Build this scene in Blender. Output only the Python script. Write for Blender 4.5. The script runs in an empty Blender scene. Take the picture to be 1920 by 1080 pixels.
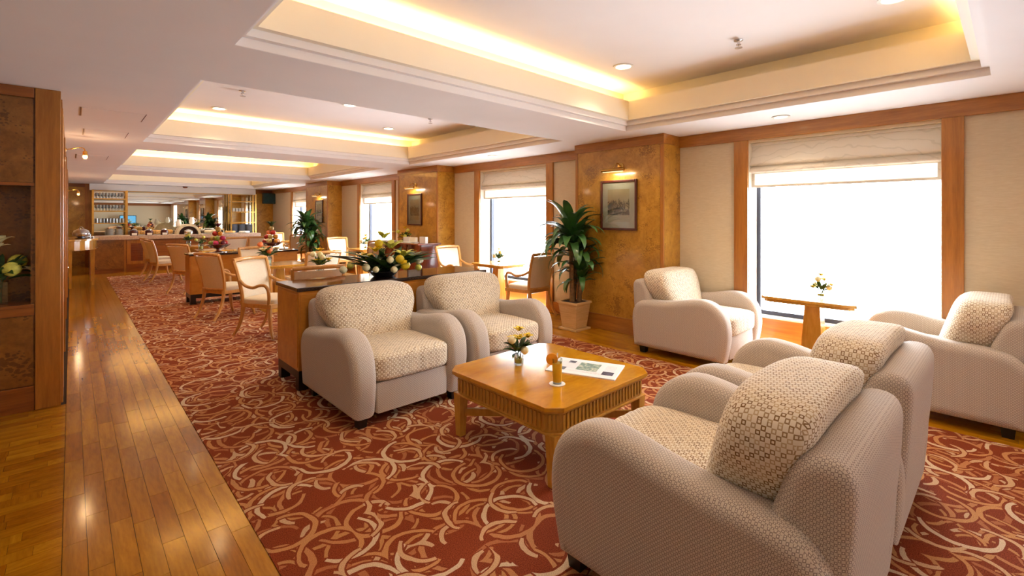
import bpy, bmesh, math, random
from mathutils import Vector, Matrix, Euler
random.seed(7)
scene = bpy.context.scene
COL = scene.collection
PI = math.pi
sin, cos, rad = math.sin, math.cos, math.radians

# ------------------------------------------------------------------ camera
cam_d = bpy.data.cameras.new('camera'); cam = bpy.data.objects.new('camera', cam_d); COL.objects.link(cam)
cam.location = (0, 0, 1.5)
cam.rotation_euler = (PI / 2, 0, -rad(43.18))
cam_d.sensor_width = 36; cam_d.lens = 880.5 / 1920 * 36
cam_d.shift_y = -(540 - 406.4) / 1920
cam_d.clip_start = 0.05; cam_d.clip_end = 200
scene.camera = cam
# ------------------------------------------------------------------ world, exposure
world = bpy.data.worlds.new('daylight'); scene.world = world; world.use_nodes = True
bg = world.node_tree.nodes['Background']
bg.inputs[0].default_value = (0.90, 0.95, 1.0, 1); bg.inputs[1].default_value = 20.0
scene.view_settings.view_transform = 'Standard'; scene.view_settings.look = 'None'
scene.view_settings.exposure = 0.8; scene.view_settings.gamma = 1.0
scene.view_settings.use_curve_mapping = False
scene.cycles.use_denoising = True
scene.cycles.adaptive_threshold = 0.025
scene.cycles.max_bounces = 8; scene.cycles.diffuse_bounces = 5; scene.cycles.glossy_bounces = 4
scene.cycles.transparent_max_bounces = 12
scene.cycles.sample_clamp_indirect = 6.0
scene.cycles.caustics_reflective = False; scene.cycles.caustics_refractive = False

# room dimensions
H = 2.5; WX = 5.58; PX = 5.17; YB = 19.2; YN = -6.0; XL = -3.2; WY = 5.19; LX = -0.06
WINS = [(0.426, 2.04), (5.12, 6.81), (10.1, 11.79), (15.35, 17.0), (-4.45, -2.85)]
WZ0, WZ1 = 0.36, 2.33
# portals: one per window opening, so that the sky is sampled through it
for k, (y0, y1) in enumerate(WINS):
    L = bpy.data.lights.new('sky_portal', 'AREA'); L.shape = 'RECTANGLE'; L.size = WZ1 - WZ0; L.size_y = y1 - y0
    L.cycles.is_portal = True
    o = bpy.data.objects.new('sky_portal', L); COL.objects.link(o)
    o.location = (WX + 0.42, (y0 + y1) / 2, (WZ0 + WZ1) / 2); o.rotation_euler = (0, PI / 2, 0)

# ------------------------------------------------------------------ material helpers
def C(h):
    h = h.lstrip('#'); v = [int(h[i:i + 2], 16) / 255 for i in (0, 2, 4)]
    return tuple((c / 12.92 if c <= 0.04045 else ((c + 0.055) / 1.055) ** 2.4) for c in v) + (1,)
def mk(name, col='#808080', rough=0.5, metal=0.0, coat=0.0, spec=0.5):
    m = bpy.data.materials.new(name); m.use_nodes = True; nt = m.node_tree; b = nt.nodes['Principled BSDF']
    b.inputs['Base Color'].default_value = C(col); b.inputs['Roughness'].default_value = rough
    b.inputs['Metallic'].default_value = metal; b.inputs['Coat Weight'].default_value = coat
    b.inputs['Coat Roughness'].default_value = 0.08
    b.inputs['Specular IOR Level'].default_value = spec
    return m, nt, b
def put(nt, sock, v):
    if isinstance(v, bpy.types.NodeSocket): nt.links.new(v, sock)
    else: sock.default_value = v
def mt(nt, op, a, b=None, c=None):
    n = nt.nodes.new('ShaderNodeMath'); n.operation = op
    for i, v in enumerate((a, b, c)):
        if v is not None: put(nt, n.inputs[i], v)
    return n.outputs[0]
def vm(nt, op, a, b=None, c=None):
    n = nt.nodes.new('ShaderNodeVectorMath'); n.operation = op
    for i, v in enumerate((a, b, c)):
        if v is not None: put(nt, n.inputs[i], v)
    return n.outputs[0]
def mix(nt, f, a, b, mode='MIX'):
    n = nt.nodes.new('ShaderNodeMix'); n.data_type = 'RGBA'; n.blend_type = mode
    put(nt, n.inputs[0], f)
    for i, v in ((6, a), (7, b)):
        if isinstance(v, str): v = C(v)
        put(nt, n.inputs[i], v)
    return n.outputs[2]
def ramp(nt, f, stops):
    n = nt.nodes.new('ShaderNodeValToRGB'); el = n.color_ramp.elements
    while len(el) < len(stops): el.new(0.5)
    for e, (p, c) in zip(el, stops): e.position = p; e.color = C(c) if isinstance(c, str) else c
    put(nt, n.inputs[0], f); return n.outputs[0]
def coord(nt, kind='Object', scale=(1, 1, 1), rot=(0, 0, 0)):
    t = nt.nodes.new('ShaderNodeTexCoord'); mp = nt.nodes.new('ShaderNodeMapping')
    nt.links.new(t.outputs[kind], mp.inputs[0]); mp.inputs['Scale'].default_value = scale; mp.inputs['Rotation'].default_value = rot
    return mp.outputs[0]
def noise(nt, vec, scale, detail=3, rough=0.55, dist=0.0):
    n = nt.nodes.new('ShaderNodeTexNoise'); put(nt, n.inputs['Vector'], vec); n.inputs['Scale'].default_value = scale
    n.inputs['Detail'].default_value = detail; n.inputs['Roughness'].default_value = rough; n.inputs['Distortion'].default_value = dist
    return n.outputs[0]
def voro(nt, vec, scale, feature='F1', rnd=1.0, dim='3D'):
    n = nt.nodes.new('ShaderNodeTexVoronoi'); n.feature = feature; n.voronoi_dimensions = dim
    put(nt, n.inputs['Vector'], vec); n.inputs['Scale'].default_value = scale; n.inputs['Randomness'].default_value = rnd
    return n
def bump(nt, b, h, strength=0.2, dist=0.01):
    n = nt.nodes.new('ShaderNodeBump'); n.inputs['Strength'].default_value = strength; n.inputs['Distance'].default_value = dist
    put(nt, n.inputs['Height'], h); nt.links.new(n.outputs[0], b.inputs['Normal'])
def plain(name, col, rough=0.5, metal=0.0, coat=0.0, var=0.08, vs=8.0, spec=0.5):
    m, nt, b = mk(name, col, rough, metal, coat, spec)
    v = coord(nt); n = noise(nt, v, vs, 2)
    c = C(col); lo = tuple(max(0, x * (1 - var * 2)) for x in c[:3]) + (1,); hi = tuple(min(1, x * (1 + var)) for x in c[:3]) + (1,)
    nt.links.new(ramp(nt, n, [(0.3, lo), (0.7, hi)]), b.inputs['Base Color'])
    return m
def wood(name, dark, light, grain, rough=0.35, coat=0.3, scale=1.0, kind='Object', rnd=False, isl=False):
    """grain: stretch per axis - small along the fibre"""
    m, nt, b = mk(name, light, rough, 0, coat)
    v = coord(nt, kind, tuple(g * scale for g in grain))
    if rnd:
        oi = nt.nodes.new('ShaderNodeObjectInfo')
        v = vm(nt, 'ADD', v, vm(nt, 'SCALE', oi.outputs['Location'], None)) if False else vm(nt, 'ADD', v, oi.outputs['Location'])
    n1 = noise(nt, v, 1.0, 5, 0.65, 0.6); n2 = noise(nt, v, 6.0, 2, 0.6)
    f = mt(nt, 'ADD', mt(nt, 'MULTIPLY', n1, 0.75), mt(nt, 'MULTIPLY', n2, 0.25))
    c = ramp(nt, f, [(0.32, dark), (0.68, light)])
    if rnd:
        c = mix(nt, 1.0, c, ramp(nt, oi.outputs['Random'], [(0.0, '#d6bea6'), (0.5, '#ebe2d6'), (1.0, '#ffffff')]), 'MULTIPLY')
    if isl:
        ge = nt.nodes.new('ShaderNodeNewGeometry')
        c = mix(nt, 1.0, c, ramp(nt, ge.outputs['Random Per Island'], [(0.0, '#d6bea6'), (0.5, '#ebe2d6'), (1.0, '#ffffff')]), 'MULTIPLY')
    nt.links.new(c, b.inputs['Base Color'])
    if rnd or isl: b.inputs['Specular IOR Level'].default_value = 0.42; b.inputs['Specular Tint'].default_value = C('#ffdf80')
    else: bump(nt, b, n2, 0.05, 0.002)
    return m
def burl(name, dark, light, speck, rough=0.3, coat=0.4, scale=1.0):
    m, nt, b = mk(name, light, rough, 0, coat)
    v = coord(nt, 'Object', (scale,) * 3)
    w = vm(nt, 'ADD', v, vm(nt, 'SCALE', v, None)) if False else v
    n1 = noise(nt, w, 4.0, 5, 0.7, 1.6); n2 = noise(nt, w, 1.3, 2, 0.5)
    n4 = noise(nt, w, 26.0, 3, 0.7, 0.8)
    base = ramp(nt, mt(nt, 'ADD', mt(nt, 'MULTIPLY', n1, 0.7), mt(nt, 'MULTIPLY', n4, 0.3)), [(0.33, dark), (0.64, light)])
    vv = voro(nt, vm(nt, 'ADD', vm(nt, 'MULTIPLY', w, (1, 1, 1)), vm(nt, 'MULTIPLY', w, (0, 0, 0.35))), 44.0)
    sp = mt(nt, 'LESS_THAN', vv.outputs['Distance'], mt(nt, 'MULTIPLY', mt(nt, 'SUBTRACT', noise(nt, w, 5.0, 2, 0.5, 0.5), 0.45), 2.6))
    sp = mt(nt, 'MULTIPLY', sp, 0.55)
    nt.links.new(mix(nt, sp, base, speck), b.inputs['Base Color'])
    return m
def emis(name, col, strength):
    m = bpy.data.materials.new(name); m.use_nodes = True; nt = m.node_tree; nt.nodes.clear()
    e = nt.nodes.new('ShaderNodeEmission'); e.inputs[0].default_value = C(col); e.inputs[1].default_value = strength
    o = nt.nodes.new('ShaderNodeOutputMaterial'); nt.links.new(e.outputs[0], o.inputs[0]); return m
def thin_glass(name, tint='#f4f8f8', refl=0.12):
    m = bpy.data.materials.new(name); m.use_nodes = True; nt = m.node_tree; nt.nodes.clear()
    t = nt.nodes.new('ShaderNodeBsdfTransparent'); t.inputs[0].default_value = C(tint)
    g = nt.nodes.new('ShaderNodeBsdfGlossy'); g.inputs['Roughness'].default_value = 0.02
    lw = nt.nodes.new('ShaderNodeLayerWeight'); lw.inputs[0].default_value = 0.35
    mx = nt.nodes.new('ShaderNodeMixShader')
    nt.links.new(mt(nt, 'ADD', mt(nt, 'MULTIPLY', lw.outputs['Fresnel'], 0.6), refl * 0.3), mx.inputs[0])
    nt.links.new(t.outputs[0], mx.inputs[1]); nt.links.new(g.outputs[0], mx.inputs[2])
    o = nt.nodes.new('ShaderNodeOutputMaterial'); nt.links.new(mx.outputs[0], o.inputs[0]); return m

# ------------------------------------------------------------------ materials
MT = {}
MT['ceil'] = plain('ceiling_paint', '#e9e4e2', 0.8, var=0.01, vs=2)
MT['cove'] = plain('cove_paint', '#efe6d2', 0.7, var=0.01, vs=2)
MT['oak_v'] = wood('oak_vertical', '#8c5519', '#ba7a30', (14, 14, 1.2))
MT['oak_h'] = wood('oak_horizontal', '#8c5519', '#ba7a30', (14, 1.2, 14))
MT['oak_x'] = wood('oak_cross', '#6f3a12', '#a05e24', (1.2, 14, 14))
MT['apron'] = wood('window_apron_wood', '#9c4a12', '#cc7428', (14, 1.0, 14), 0.3)
MT['burl'] = burl('burl_veneer', '#9a6818', '#c8963a', '#704214')
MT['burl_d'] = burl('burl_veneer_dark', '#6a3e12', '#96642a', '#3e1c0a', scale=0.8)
MT['plank'] = wood('parquet_oak', '#96620c', '#c88c18', (16, 1.6, 16), 0.13, 0.0, rnd=True)
MT['plank_s'] = wood('parquet_oak_far', '#96620c', '#c88c18', (16, 1.6, 16), 0.13, 0.0, isl=True)
MT['subfloor'] = plain('subfloor_glue', '#3a2410', 0.8)
MT['fwood'] = wood('honey_beech', '#b07a22', '#d6a040', (10, 10, 2), 0.25, 0.5)
MT['ctable'] = wood('honey_table_veneer', '#b4740c', '#d89a22', (3.0, 8, 8), 0.12, 0.7)
MT['chairwood'] = wood('chair_beech', '#b47c3a', '#d8a864', (9, 9, 3), 0.3, 0.3)
MT['divider'] = wood('divider_maple', '#a9691c', '#c98c3a', (2.5, 9, 6), 0.3, 0.4)
MT['rose'] = wood('rosewood', '#5e2410', '#8e4420', (8, 8, 1.5), 0.25, 0.5)
MT['darktop'] = plain('dark_polished_top', '#2c1a16', 0.08, 0, 0.6, var=0.15)
MT['black'] = plain('black_lacquer', '#120d0c', 0.35)
MT['brass'] = plain('polished_brass', '#d8b060', 0.22, 1.0, var=0.05)
MT['steel'] = plain('brushed_steel', '#c8c8cc', 0.2, 1.0, var=0.05)
MT['mirror'] = mk('mirror_silver', '#d8dcd6', 0.015, 1.0)[0]
MT['glass'] = thin_glass('clear_glass')
def barglass():
    m = thin_glass('bar_glass', '#ffffff', 0.4); nt = m.node_tree; o = [n for n in nt.nodes if n.type == 'OUTPUT_MATERIAL'][0]
    prev = o.inputs[0].links[0].from_socket; d = nt.nodes.new('ShaderNodeBsdfDiffuse'); d.inputs[0].default_value = C('#f4f4f0')
    t = nt.nodes.new('ShaderNodeBsdfTranslucent'); t.inputs[0].default_value = C('#f4f4f0'); ad = nt.nodes.new('ShaderNodeMixShader'); ad.inputs[0].default_value = .5
    nt.links.new(d.outputs[0], ad.inputs[1]); nt.links.new(t.outputs[0], ad.inputs[2])
    x = nt.nodes.new('ShaderNodeMixShader'); x.inputs[0].default_value = 0.28; nt.links.new(prev, x.inputs[1]); nt.links.new(ad.outputs[0], x.inputs[2]); nt.links.new(x.outputs[0], o.inputs[0])
    return m
MT['barglass'] = barglass()
MT['pane'] = thin_glass('window_pane', '#fbfdff', 0.1)
MT['frame'] = plain('dark_window_metal', '#2a2c3c', 0.4)
MT['china'] = plain('white_china', '#eceae6', 0.2, coat=0.4, var=0.02)
MT['stone'] = plain('bar_counter_stone', '#c2aa9a', 0.3, var=0.12, vs=40)
MT['plastic'] = plain('white_plastic', '#e6e2da', 0.4, var=0.01)
MT['screen'] = plain('dark_screen', '#20404a', 0.15, var=0.1)
MT['lampglow'] = emis('downlight_glow', '#ffe9c4', 9.0)
MT['tubeglow'] = emis('picture_tube_glow', '#ffdca8', 0.9)
MT['barglow'] = emis('bar_downlight_glow', '#ffe0b0', 3.0)
MT['bulb'] = emis('bulb_glow', '#ff9d50', 12.0)
MT['strip'] = emis('cove_lamp_glow', '#ffd080', 42.0)
MT['tvglow'] = emis('television_picture', '#6fb4e0', 0.9)
MT['hatch'] = plain('hatch_slot', '#6a4a44', 0.8)

def linen():
    m, nt, b = mk('wall_linen', '#d6c6a2', 0.85)
    v = coord(nt, 'Object', (30, 14, 150)); n = noise(nt, v, 1.0, 3, 0.7)
    nt.links.new(ramp(nt, n, [(0.25, '#cbbb9e'), (0.75, '#dacdb4')]), b.inputs['Base Color']); bump(nt, b, n, 0.15, 0.003); return m
MT['linen'] = linen()
def blindmat():
    m = bpy.data.materials.new('blind_cloth'); m.use_nodes = True; nt = m.node_tree; b = nt.nodes['Principled BSDF']
    v = coord(nt, 'Object', (1, 1, 1))
    w = nt.nodes.new('ShaderNodeTexWave'); w.wave_type = 'RINGS'; put(nt, w.inputs[0], v); w.inputs['Scale'].default_value = 3.0
    w.inputs['Distortion'].default_value = 9.0; w.inputs['Detail'].default_value = 2.0; w.inputs['Detail Scale'].default_value = 1.4
    c = ramp(nt, w.outputs[1], [(0.02, '#cdc2b2'), (0.08, '#d8cdbe')])
    nt.links.new(c, b.inputs['Base Color']); b.inputs['Roughness'].default_value = 0.9
    tr = nt.nodes.new('ShaderNodeBsdfTranslucent'); nt.links.new(c, tr.inputs[0])
    mx = nt.nodes.new('ShaderNodeMixShader'); mx.inputs[0].default_value = 0.15
    o = nt.nodes['Material Output']; nt.links.new(b.outputs[0], mx.inputs[1]); nt.links.new(tr.outputs[0], mx.inputs[2]); nt.links.new(mx.outputs[0], o.inputs[0])
    return m
MT['blind'] = blindmat()
def sheermat():
    m = bpy.data.materials.new('blind_sheer'); m.use_nodes = True; nt = m.node_tree; b = nt.nodes['Principled BSDF']
    n = noise(nt, coord(nt, 'Object', (40, 40, 40)), 1.0, 2)
    c = ramp(nt, n, [(0.3, '#ece4d6'), (0.7, '#f6f0e6')]); nt.links.new(c, b.inputs['Base Color'])
    tr = nt.nodes.new('ShaderNodeBsdfTranslucent'); nt.links.new(c, tr.inputs[0])
    mx = nt.nodes.new('ShaderNodeMixShader'); mx.inputs[0].default_value = 0.45
    o = nt.nodes['Material Output']; nt.links.new(b.outputs[0], mx.inputs[1]); nt.links.new(tr.outputs[0], mx.inputs[2]); nt.links.new(mx.outputs[0], o.inputs[0])
    return m
MT['sheer'] = sheermat()
def carpet():
    m, nt, b = mk('carpet_rings', '#8a3a28', 0.95, spec=0.1)
    uv = coord(nt, 'Object', (1, 1, 0))
    jit = nt.nodes.new('ShaderNodeTexNoise'); put(nt, jit.inputs['Vector'], uv); jit.inputs['Scale'].default_value = 9.0
    uv2 = vm(nt, 'ADD', uv, vm(nt, 'MULTIPLY', vm(nt, 'SUBTRACT', jit.outputs[1], (0.5, 0.5, 0.5)), (0.035, 0.035, 0)))
    sp = noise(nt, uv, 230.0, 2, 0.8)
    c = ramp(nt, sp, [(0.36, '#561d0d'), (0.62, '#96482c')])
    base = c
    L = [(2.9, (0.3, 0.7, 0), 0.42, 0.036, 0.80, '#b0704a'), (3.5, (0.1, 0.15, 0), 0.43, 0.036, 0.66, '#c08a58'),
         (2.7, (0.8, 0.35, 0), 0.43, 0.034, 0.90, '#bf8458'), (4.2, (0.55, 0.9, 0), 0.33, 0.055, 0.30, '#d0ac88'),
         (3.2, (0.62, 0.52, 0), 0.42, 0.038, 0.76, '#c8905e'), (2.6, (0.05, 0.55, 0), 0.38, 0.034, 0.52, '#dcc2a2'), (3.9, (0.45, 0.05, 0), 0.44, 0.045, 0.36, '#d4ac84')]
    for s, off, r, w, arc, colr in L:
        vec = vm(nt, 'ADD', vm(nt, 'MULTIPLY', uv2, (s, s, 0)), off)
        vo = voro(nt, vec, 1.0, 'F1', 0.5, '2D')
        d = vm(nt, 'SUBTRACT', vec, vo.outputs['Position'])
        sx = nt.nodes.new('ShaderNodeSeparateXYZ'); put(nt, sx.inputs[0], d)
        sc = nt.nodes.new('ShaderNodeSeparateColor'); put(nt, sc.inputs[0], vo.outputs['Color'])
        ang = mt(nt, 'ADD', mt(nt, 'DIVIDE', mt(nt, 'ARCTAN2', sx.outputs[1], sx.outputs[0]), 2 * PI), 0.5)
        t = mt(nt, 'FRACT', mt(nt, 'ADD', ang, sc.outputs[0]))
        a = mt(nt, 'DIVIDE', t, arc); ins = mt(nt, 'LESS_THAN', a, 1.0)
        wid = mt(nt, 'MULTIPLY', mt(nt, 'ADD', mt(nt, 'MULTIPLY', mt(nt, 'SINE', mt(nt, 'MULTIPLY', a, PI)), 0.35), 0.70), w)
        e = mt(nt, 'ABSOLUTE', mt(nt, 'SUBTRACT', vo.outputs['Distance'], r))
        mask = mt(nt, 'MULTIPLY', mt(nt, 'LESS_THAN', e, wid), ins)
        outl = mt(nt, 'MULTIPLY', mt(nt, 'LESS_THAN', e, mt(nt, 'ADD', wid, 0.03)), ins)
        c = mix(nt, outl, c, base)
        c = mix(nt, mask, c, mix(nt, 1.0, colr, ramp(nt, sp, [(0.3, '#c8c0b8'), (0.6, '#ffffff')]), 'MULTIPLY'))
    nt.links.new(c, b.inputs['Base Color']); bump(nt, b, sp, 0.3, 0.004)
    return m
MT['carpet'] = carpet()
def fabric(name, cell, fill, line, bgc, inner=0.30, outer=0.5, var=0.0):
    """checker of tiny outlined squares woven on box-projected coordinates (metres)"""
    m, nt, b = mk(name, fill, 0.9, spec=0.15)
    uv = coord(nt, 'UV', (1 / cell, 1 / cell, 1))
    fr = vm(nt, 'FRACTION', uv); fl = vm(nt, 'FLOOR', uv)
    sx = nt.nodes.new('ShaderNodeSeparateXYZ'); put(nt, sx.inputs[0], fr)
    fx = nt.nodes.new('ShaderNodeSeparateXYZ'); put(nt, fx.inputs[0], fl)
    par = mt(nt, 'ABSOLUTE', mt(nt, 'FLOORED_MODULO', mt(nt, 'ADD', fx.outputs[0], fx.outputs[1]), 2.0))
    ax = mt(nt, 'ABSOLUTE', mt(nt, 'SUBTRACT', sx.outputs[0], 0.5)); ay = mt(nt, 'ABSOLUTE', mt(nt, 'SUBTRACT', sx.outputs[1], 0.5))
    md = mt(nt, 'MAXIMUM', ax, ay)
    ring = mt(nt, 'MULTIPLY', mt(nt, 'GREATER_THAN', md, inner), par)
    wn = nt.nodes.new('ShaderNodeTexWhiteNoise'); wn.noise_dimensions = '2D'; put(nt, wn.inputs['Vector'], fl)
    lc = ramp(nt, wn.outputs[0], [(0.0, line), (0.99, bgc)]) if var else C(line)
    c = mix(nt, par, fill, bgc if not var else fill)
    c = mix(nt, ring, c, lc)
    nt.links.new(c, b.inputs['Base Color'])
    b.inputs['Sheen Weight'].default_value = 0.15
    bump(nt, b, noise(nt, uv, 3.0, 2), 0.15, 0.002)
    return m
MT['fab'] = fabric('armchair_weave', 0.0085, '#cfc3b6', '#94867e', '#dcd2c8', 0.22)
MT['fabc'] = fabric('cushion_checks', 0.015, '#e8decc', '#7e5c34', '#c8b08c', 0.24, var=1)
MT['cream'] = plain('chair_upholstery', '#dccdb4', 0.8, var=0.03, vs=60)
MT['leaf'] = plain('dracaena_leaf', '#3f6c34', 0.35, coat=0.3, var=0.35, vs=5)
MT['leaf2'] = plain('foliage_dark', '#375a28', 0.45, var=0.35, vs=12)
MT['yellow'] = plain('petal_yellow', '#e8c820', 0.55, var=0.12, vs=30)
MT['lime'] = plain('petal_lime', '#d8d860', 0.55, var=0.12, vs=30)
MT['ivory'] = plain('petal_ivory', '#ece2b4', 0.6, var=0.08, vs=30)
MT['pot'] = wood('woven_planter', '#b8925a', '#dcbc8a', (3, 3, 50), 0.6, 0.0)
MT['soil'] = plain('potting_soil', '#3a2818', 0.9)
MT['trunk'] = plain('cane_bark', '#7a5c38', 0.8, var=0.2, vs=30)
MT['juice'] = plain('orange_juice', '#ffc428', 0.3, var=0.03)
nt = MT['juice'].node_tree; _b = nt.nodes['Principled BSDF']; _t = nt.nodes.new('ShaderNodeBsdfTranslucent'); _t.inputs[0].default_value = C('#ffe27a')
_x = nt.nodes.new('ShaderNodeMixShader'); _x.inputs[0].default_value = 0.45; nt.links.new(_b.outputs[0], _x.inputs[1]); nt.links.new(_t.outputs[0], _x.inputs[2]); nt.links.new(_x.outputs[0], nt.nodes['Material Output'].inputs[0])
MT['orange'] = plain('orange_peel', '#f8a41c', 0.5, var=0.1, vs=20)
MT['paper'] = plain('white_paper', '#eeece6', 0.6, var=0.02)
MT['mat'] = plain('picture_mount', '#ece2c8', 0.7, var=0.02)
MT['pframe'] = wood('mahogany_frame', '#3a140c', '#5e2616', (10, 10, 3), 0.3, 0.4)
for k, c in dict(apple='#b02418', plum='#5a1430', mango='#d08a28', lime_fruit='#8a9a38', dragon='#c02860', pear='#b8a058', peach='#e07840').items():
    MT[k] = plain(k + '_skin', c, 0.4, var=0.2, vs=14)
MT['jam'] = plain('dark_preserve', '#4a1014', 0.3)
MT['bread'] = plain('bread_crust', '#d8a860', 0.7, var=0.2, vs=30)
MT['ceramic'] = plain('cream_ceramic', '#d8ccb0', 0.3, var=0.1)
MT['bluechina'] = plain('blue_grey_china', '#b8c4d8', 0.25, coat=0.4, var=0.04)

# ------------------------------------------------------------------ geometry helpers
class MB:
    def __init__(s): s.v = []; s.f = []
    def add(s, vs, fs):
        o = len(s.v); s.v += [tuple(p) for p in vs]; s.f += [tuple(i + o for i in f) for f in fs]; return s
    def box(s, x0, x1, y0, y1, z0, z1):
        return s.add([(x, y, z) for z in (z0, z1) for y in (y0, y1) for x in (x0, x1)],
                     [(0, 2, 3, 1), (4, 5, 7, 6), (0, 1, 5, 4), (2, 6, 7, 3), (0, 4, 6, 2), (1, 3, 7, 5)])
    def prism(s, poly, z0, z1, taper=1.0, cx=0, cy=0):
        n = len(poly)
        vs = [(x, y, z0) for x, y in poly] + [(cx + (x - cx) * taper, cy + (y - cy) * taper, z1) for x, y in poly]
        return s.add(vs, [tuple(range(n - 1, -1, -1)), tuple(range(n, 2 * n))] + [(i, (i + 1) % n, n + (i + 1) % n, n + i) for i in range(n)])
    def lathe(s, prof, n=20, c=(0, 0, 0), cap=True):
        vs = []
        for r, z in prof: vs += [(c[0] + r * cos(2 * PI * i / n), c[1] + r * sin(2 * PI * i / n), c[2] + z) for i in range(n)]
        fs = [(k * n + i, k * n + (i + 1) % n, (k + 1) * n + (i + 1) % n, (k + 1) * n + i) for k in range(len(prof) - 1) for i in range(n)]
        if cap: fs += [tuple(range(n - 1, -1, -1)), tuple(range((len(prof) - 1) * n, len(prof) * n))]
        return s.add(vs, fs)
    def tube(s, path, rs, n=8, flat=1.0, up=(0, 0, 1)):
        P = [Vector(p) for p in path]; m = len(P)
        if not isinstance(rs, (list, tuple)): rs = [rs] * m
        vs = []; prev = Vector(up)
        for i, p in enumerate(P):
            d = (P[min(i + 1, m - 1)] - P[max(i - 1, 0)]).normalized()
            a = d.cross(prev)
            if a.length < 1e-4: a = d.cross(Vector((1, 0, 0.01)))
            a.normalize(); b = a.cross(d).normalized(); prev = b
            for k in range(n):
                t = 2 * PI * (k + 0.5) / n; vs.append(p + a * (cos(t) * rs[i]) + b * (sin(t) * rs[i] * flat))
        fs = [(i * n + k, i * n + (k + 1) % n, (i + 1) * n + (k + 1) % n, (i + 1) * n + k) for i in range(m - 1) for k in range(n)]
        fs += [tuple(range(n - 1, -1, -1)), tuple(range((m - 1) * n, m * n))]
        return s.add(vs, fs)
    def soft(s, prof, x0, x1, r, nseg=4, warp=None):
        """closed (y,z) profile swept in x with rolled edges of radius r"""
        n = len(prof); area = sum(prof[i][0] * prof[(i + 1) % n][1] - prof[(i + 1) % n][0] * prof[i][1] for i in range(n))
        if area < 0: prof = prof[::-1]
        nor = []
        for i in range(n):
            q = Vector(prof[i]); d1 = (q - Vector(prof[i - 1])).normalized(); d2 = (Vector(prof[(i + 1) % n]) - q).normalized()
            d = (d1 + d2).normalized(); nor.append(Vector((d.y, -d.x)) * min(1.45, 1 / max(.5, d.dot(d2))))
        rings = []
        def inset(x, off): return [(x, prof[i][0] - nor[i].x * off, prof[i][1] - nor[i].y * off) for i in range(n)]
        rings.append(inset(x0, r * 1.15))
        for side in (0, 1):
            seq = range(nseg + 1)
            for k in (seq if side == 0 else reversed(seq)):
                t = k / nseg * PI / 2; off = r * (1 - sin(t))
                x = x0 + r * (1 - cos(t)) if side == 0 else x1 - r * (1 - cos(t))
                rings.append(inset(x, off))
        rings.append(inset(x1, r * 1.15))
        vs = [p for g in rings for p in g]
        if warp: vs = [warp(*p) for p in vs]
        m = len(rings)
        fs = [(k * n + i, (k + 1) * n + i, (k + 1) * n + (i + 1) % n, k * n + (i + 1) % n) for k in range(m - 1) for i in range(n)]
        fs += [tuple(range(n)), tuple(range((m - 1) * n, m * n))[::-1]]
        return s.add(vs, fs)
    def cushion(s, c, size, p=4.0, n=14, warp=None):
        """rounded cube (superellipsoid) of full size `size`"""
        o = len(s.v); idx = {}; vs = []; fs = []
        def vert(u):
            key = tuple(round(x, 5) for x in u)
            if key in idx: return idx[key]
            l = (abs(u[0]) ** p + abs(u[1]) ** p + abs(u[2]) ** p) ** (1 / p)
            q = [u[i] / l * size[i] / 2 for i in range(3)]
            if warp: q = warp(*q)
            idx[key] = len(vs); vs.append((c[0] + q[0], c[1] + q[1], c[2] + q[2])); return idx[key]
        for ax in range(3):
            for sg in (-1, 1):
                for i in range(n):
                    for j in range(n):
                        quad = []
                        for a, b in ((i, j), (i + 1, j), (i + 1, j + 1), (i, j + 1)):
                            u = [0, 0, 0]; u[ax] = sg; u[(ax + 1) % 3] = math.tan((-1 + 2 * a / n) * PI / 4); u[(ax + 2) % 3] = math.tan((-1 + 2 * b / n) * PI / 4)
                            quad.append(vert(u))
                        fs.append(tuple(quad if sg > 0 else quad[::-1]))
        return s.add(vs, fs)
    def leaf(s, L, W, droop=0.6, fold=0.25, n=6, base=(0, 0, 0), az=0, el=0.5, tip=0.0):
        x = y = 0.0; rows = []; e = el; st = L / n
        px, pz = 0.0, 0.0
        for i in range(n + 1):
            t = i / n; w = W * (sin(PI * min(1, 0.12 + 0.88 * t)) ** 0.7) * (1 if t < 1 else tip)
            rows.append((px, pz, w)); px += st * cos(e); pz += st * sin(e); e -= droop * st / L * 1.6 * (0.4 + t)
        vs = []
        for d, z, w in rows:
            for k in (-1, 0, 1):
                lx = k * w / 2; zz = z + (abs(k) * w * fold)
                vs.append((base[0] + d * cos(az) - lx * sin(az), base[1] + d * sin(az) + lx * cos(az), base[2] + zz))
        fs = [(i * 3 + k, (i + 1) * 3 + k, (i + 1) * 3 + k + 1, i * 3 + k + 1) for i in range(n) for k in (0, 1)]
        return s.add(vs, fs)
    def mesh(s, name, mat, smooth=None, uv=False):
        me = bpy.data.meshes.new(name); me.from_pydata(s.v, [], s.f); me.update()
        if smooth is not None:
            me.polygons.foreach_set('use_smooth', [len(f) <= 4 or smooth < 45 for f in s.f])
            if smooth < 180: me.set_sharp_from_angle(angle=rad(smooth))
        if uv:
            l = me.uv_layers.new(name='box'); V = me.vertices
            for p in me.polygons:
                nx, ny, nz = (abs(q) for q in p.normal)
                for li in p.loop_indices:
                    q = V[me.loops[li].vertex_index].co
                    l.data[li].uv = (q.y, q.z) if nx >= ny and nx >= nz else ((q.x, q.z) if ny >= nz else (q.x, q.y))
        if mat: me.materials.append(MT[mat] if isinstance(mat, str) else mat)
        return me
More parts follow.
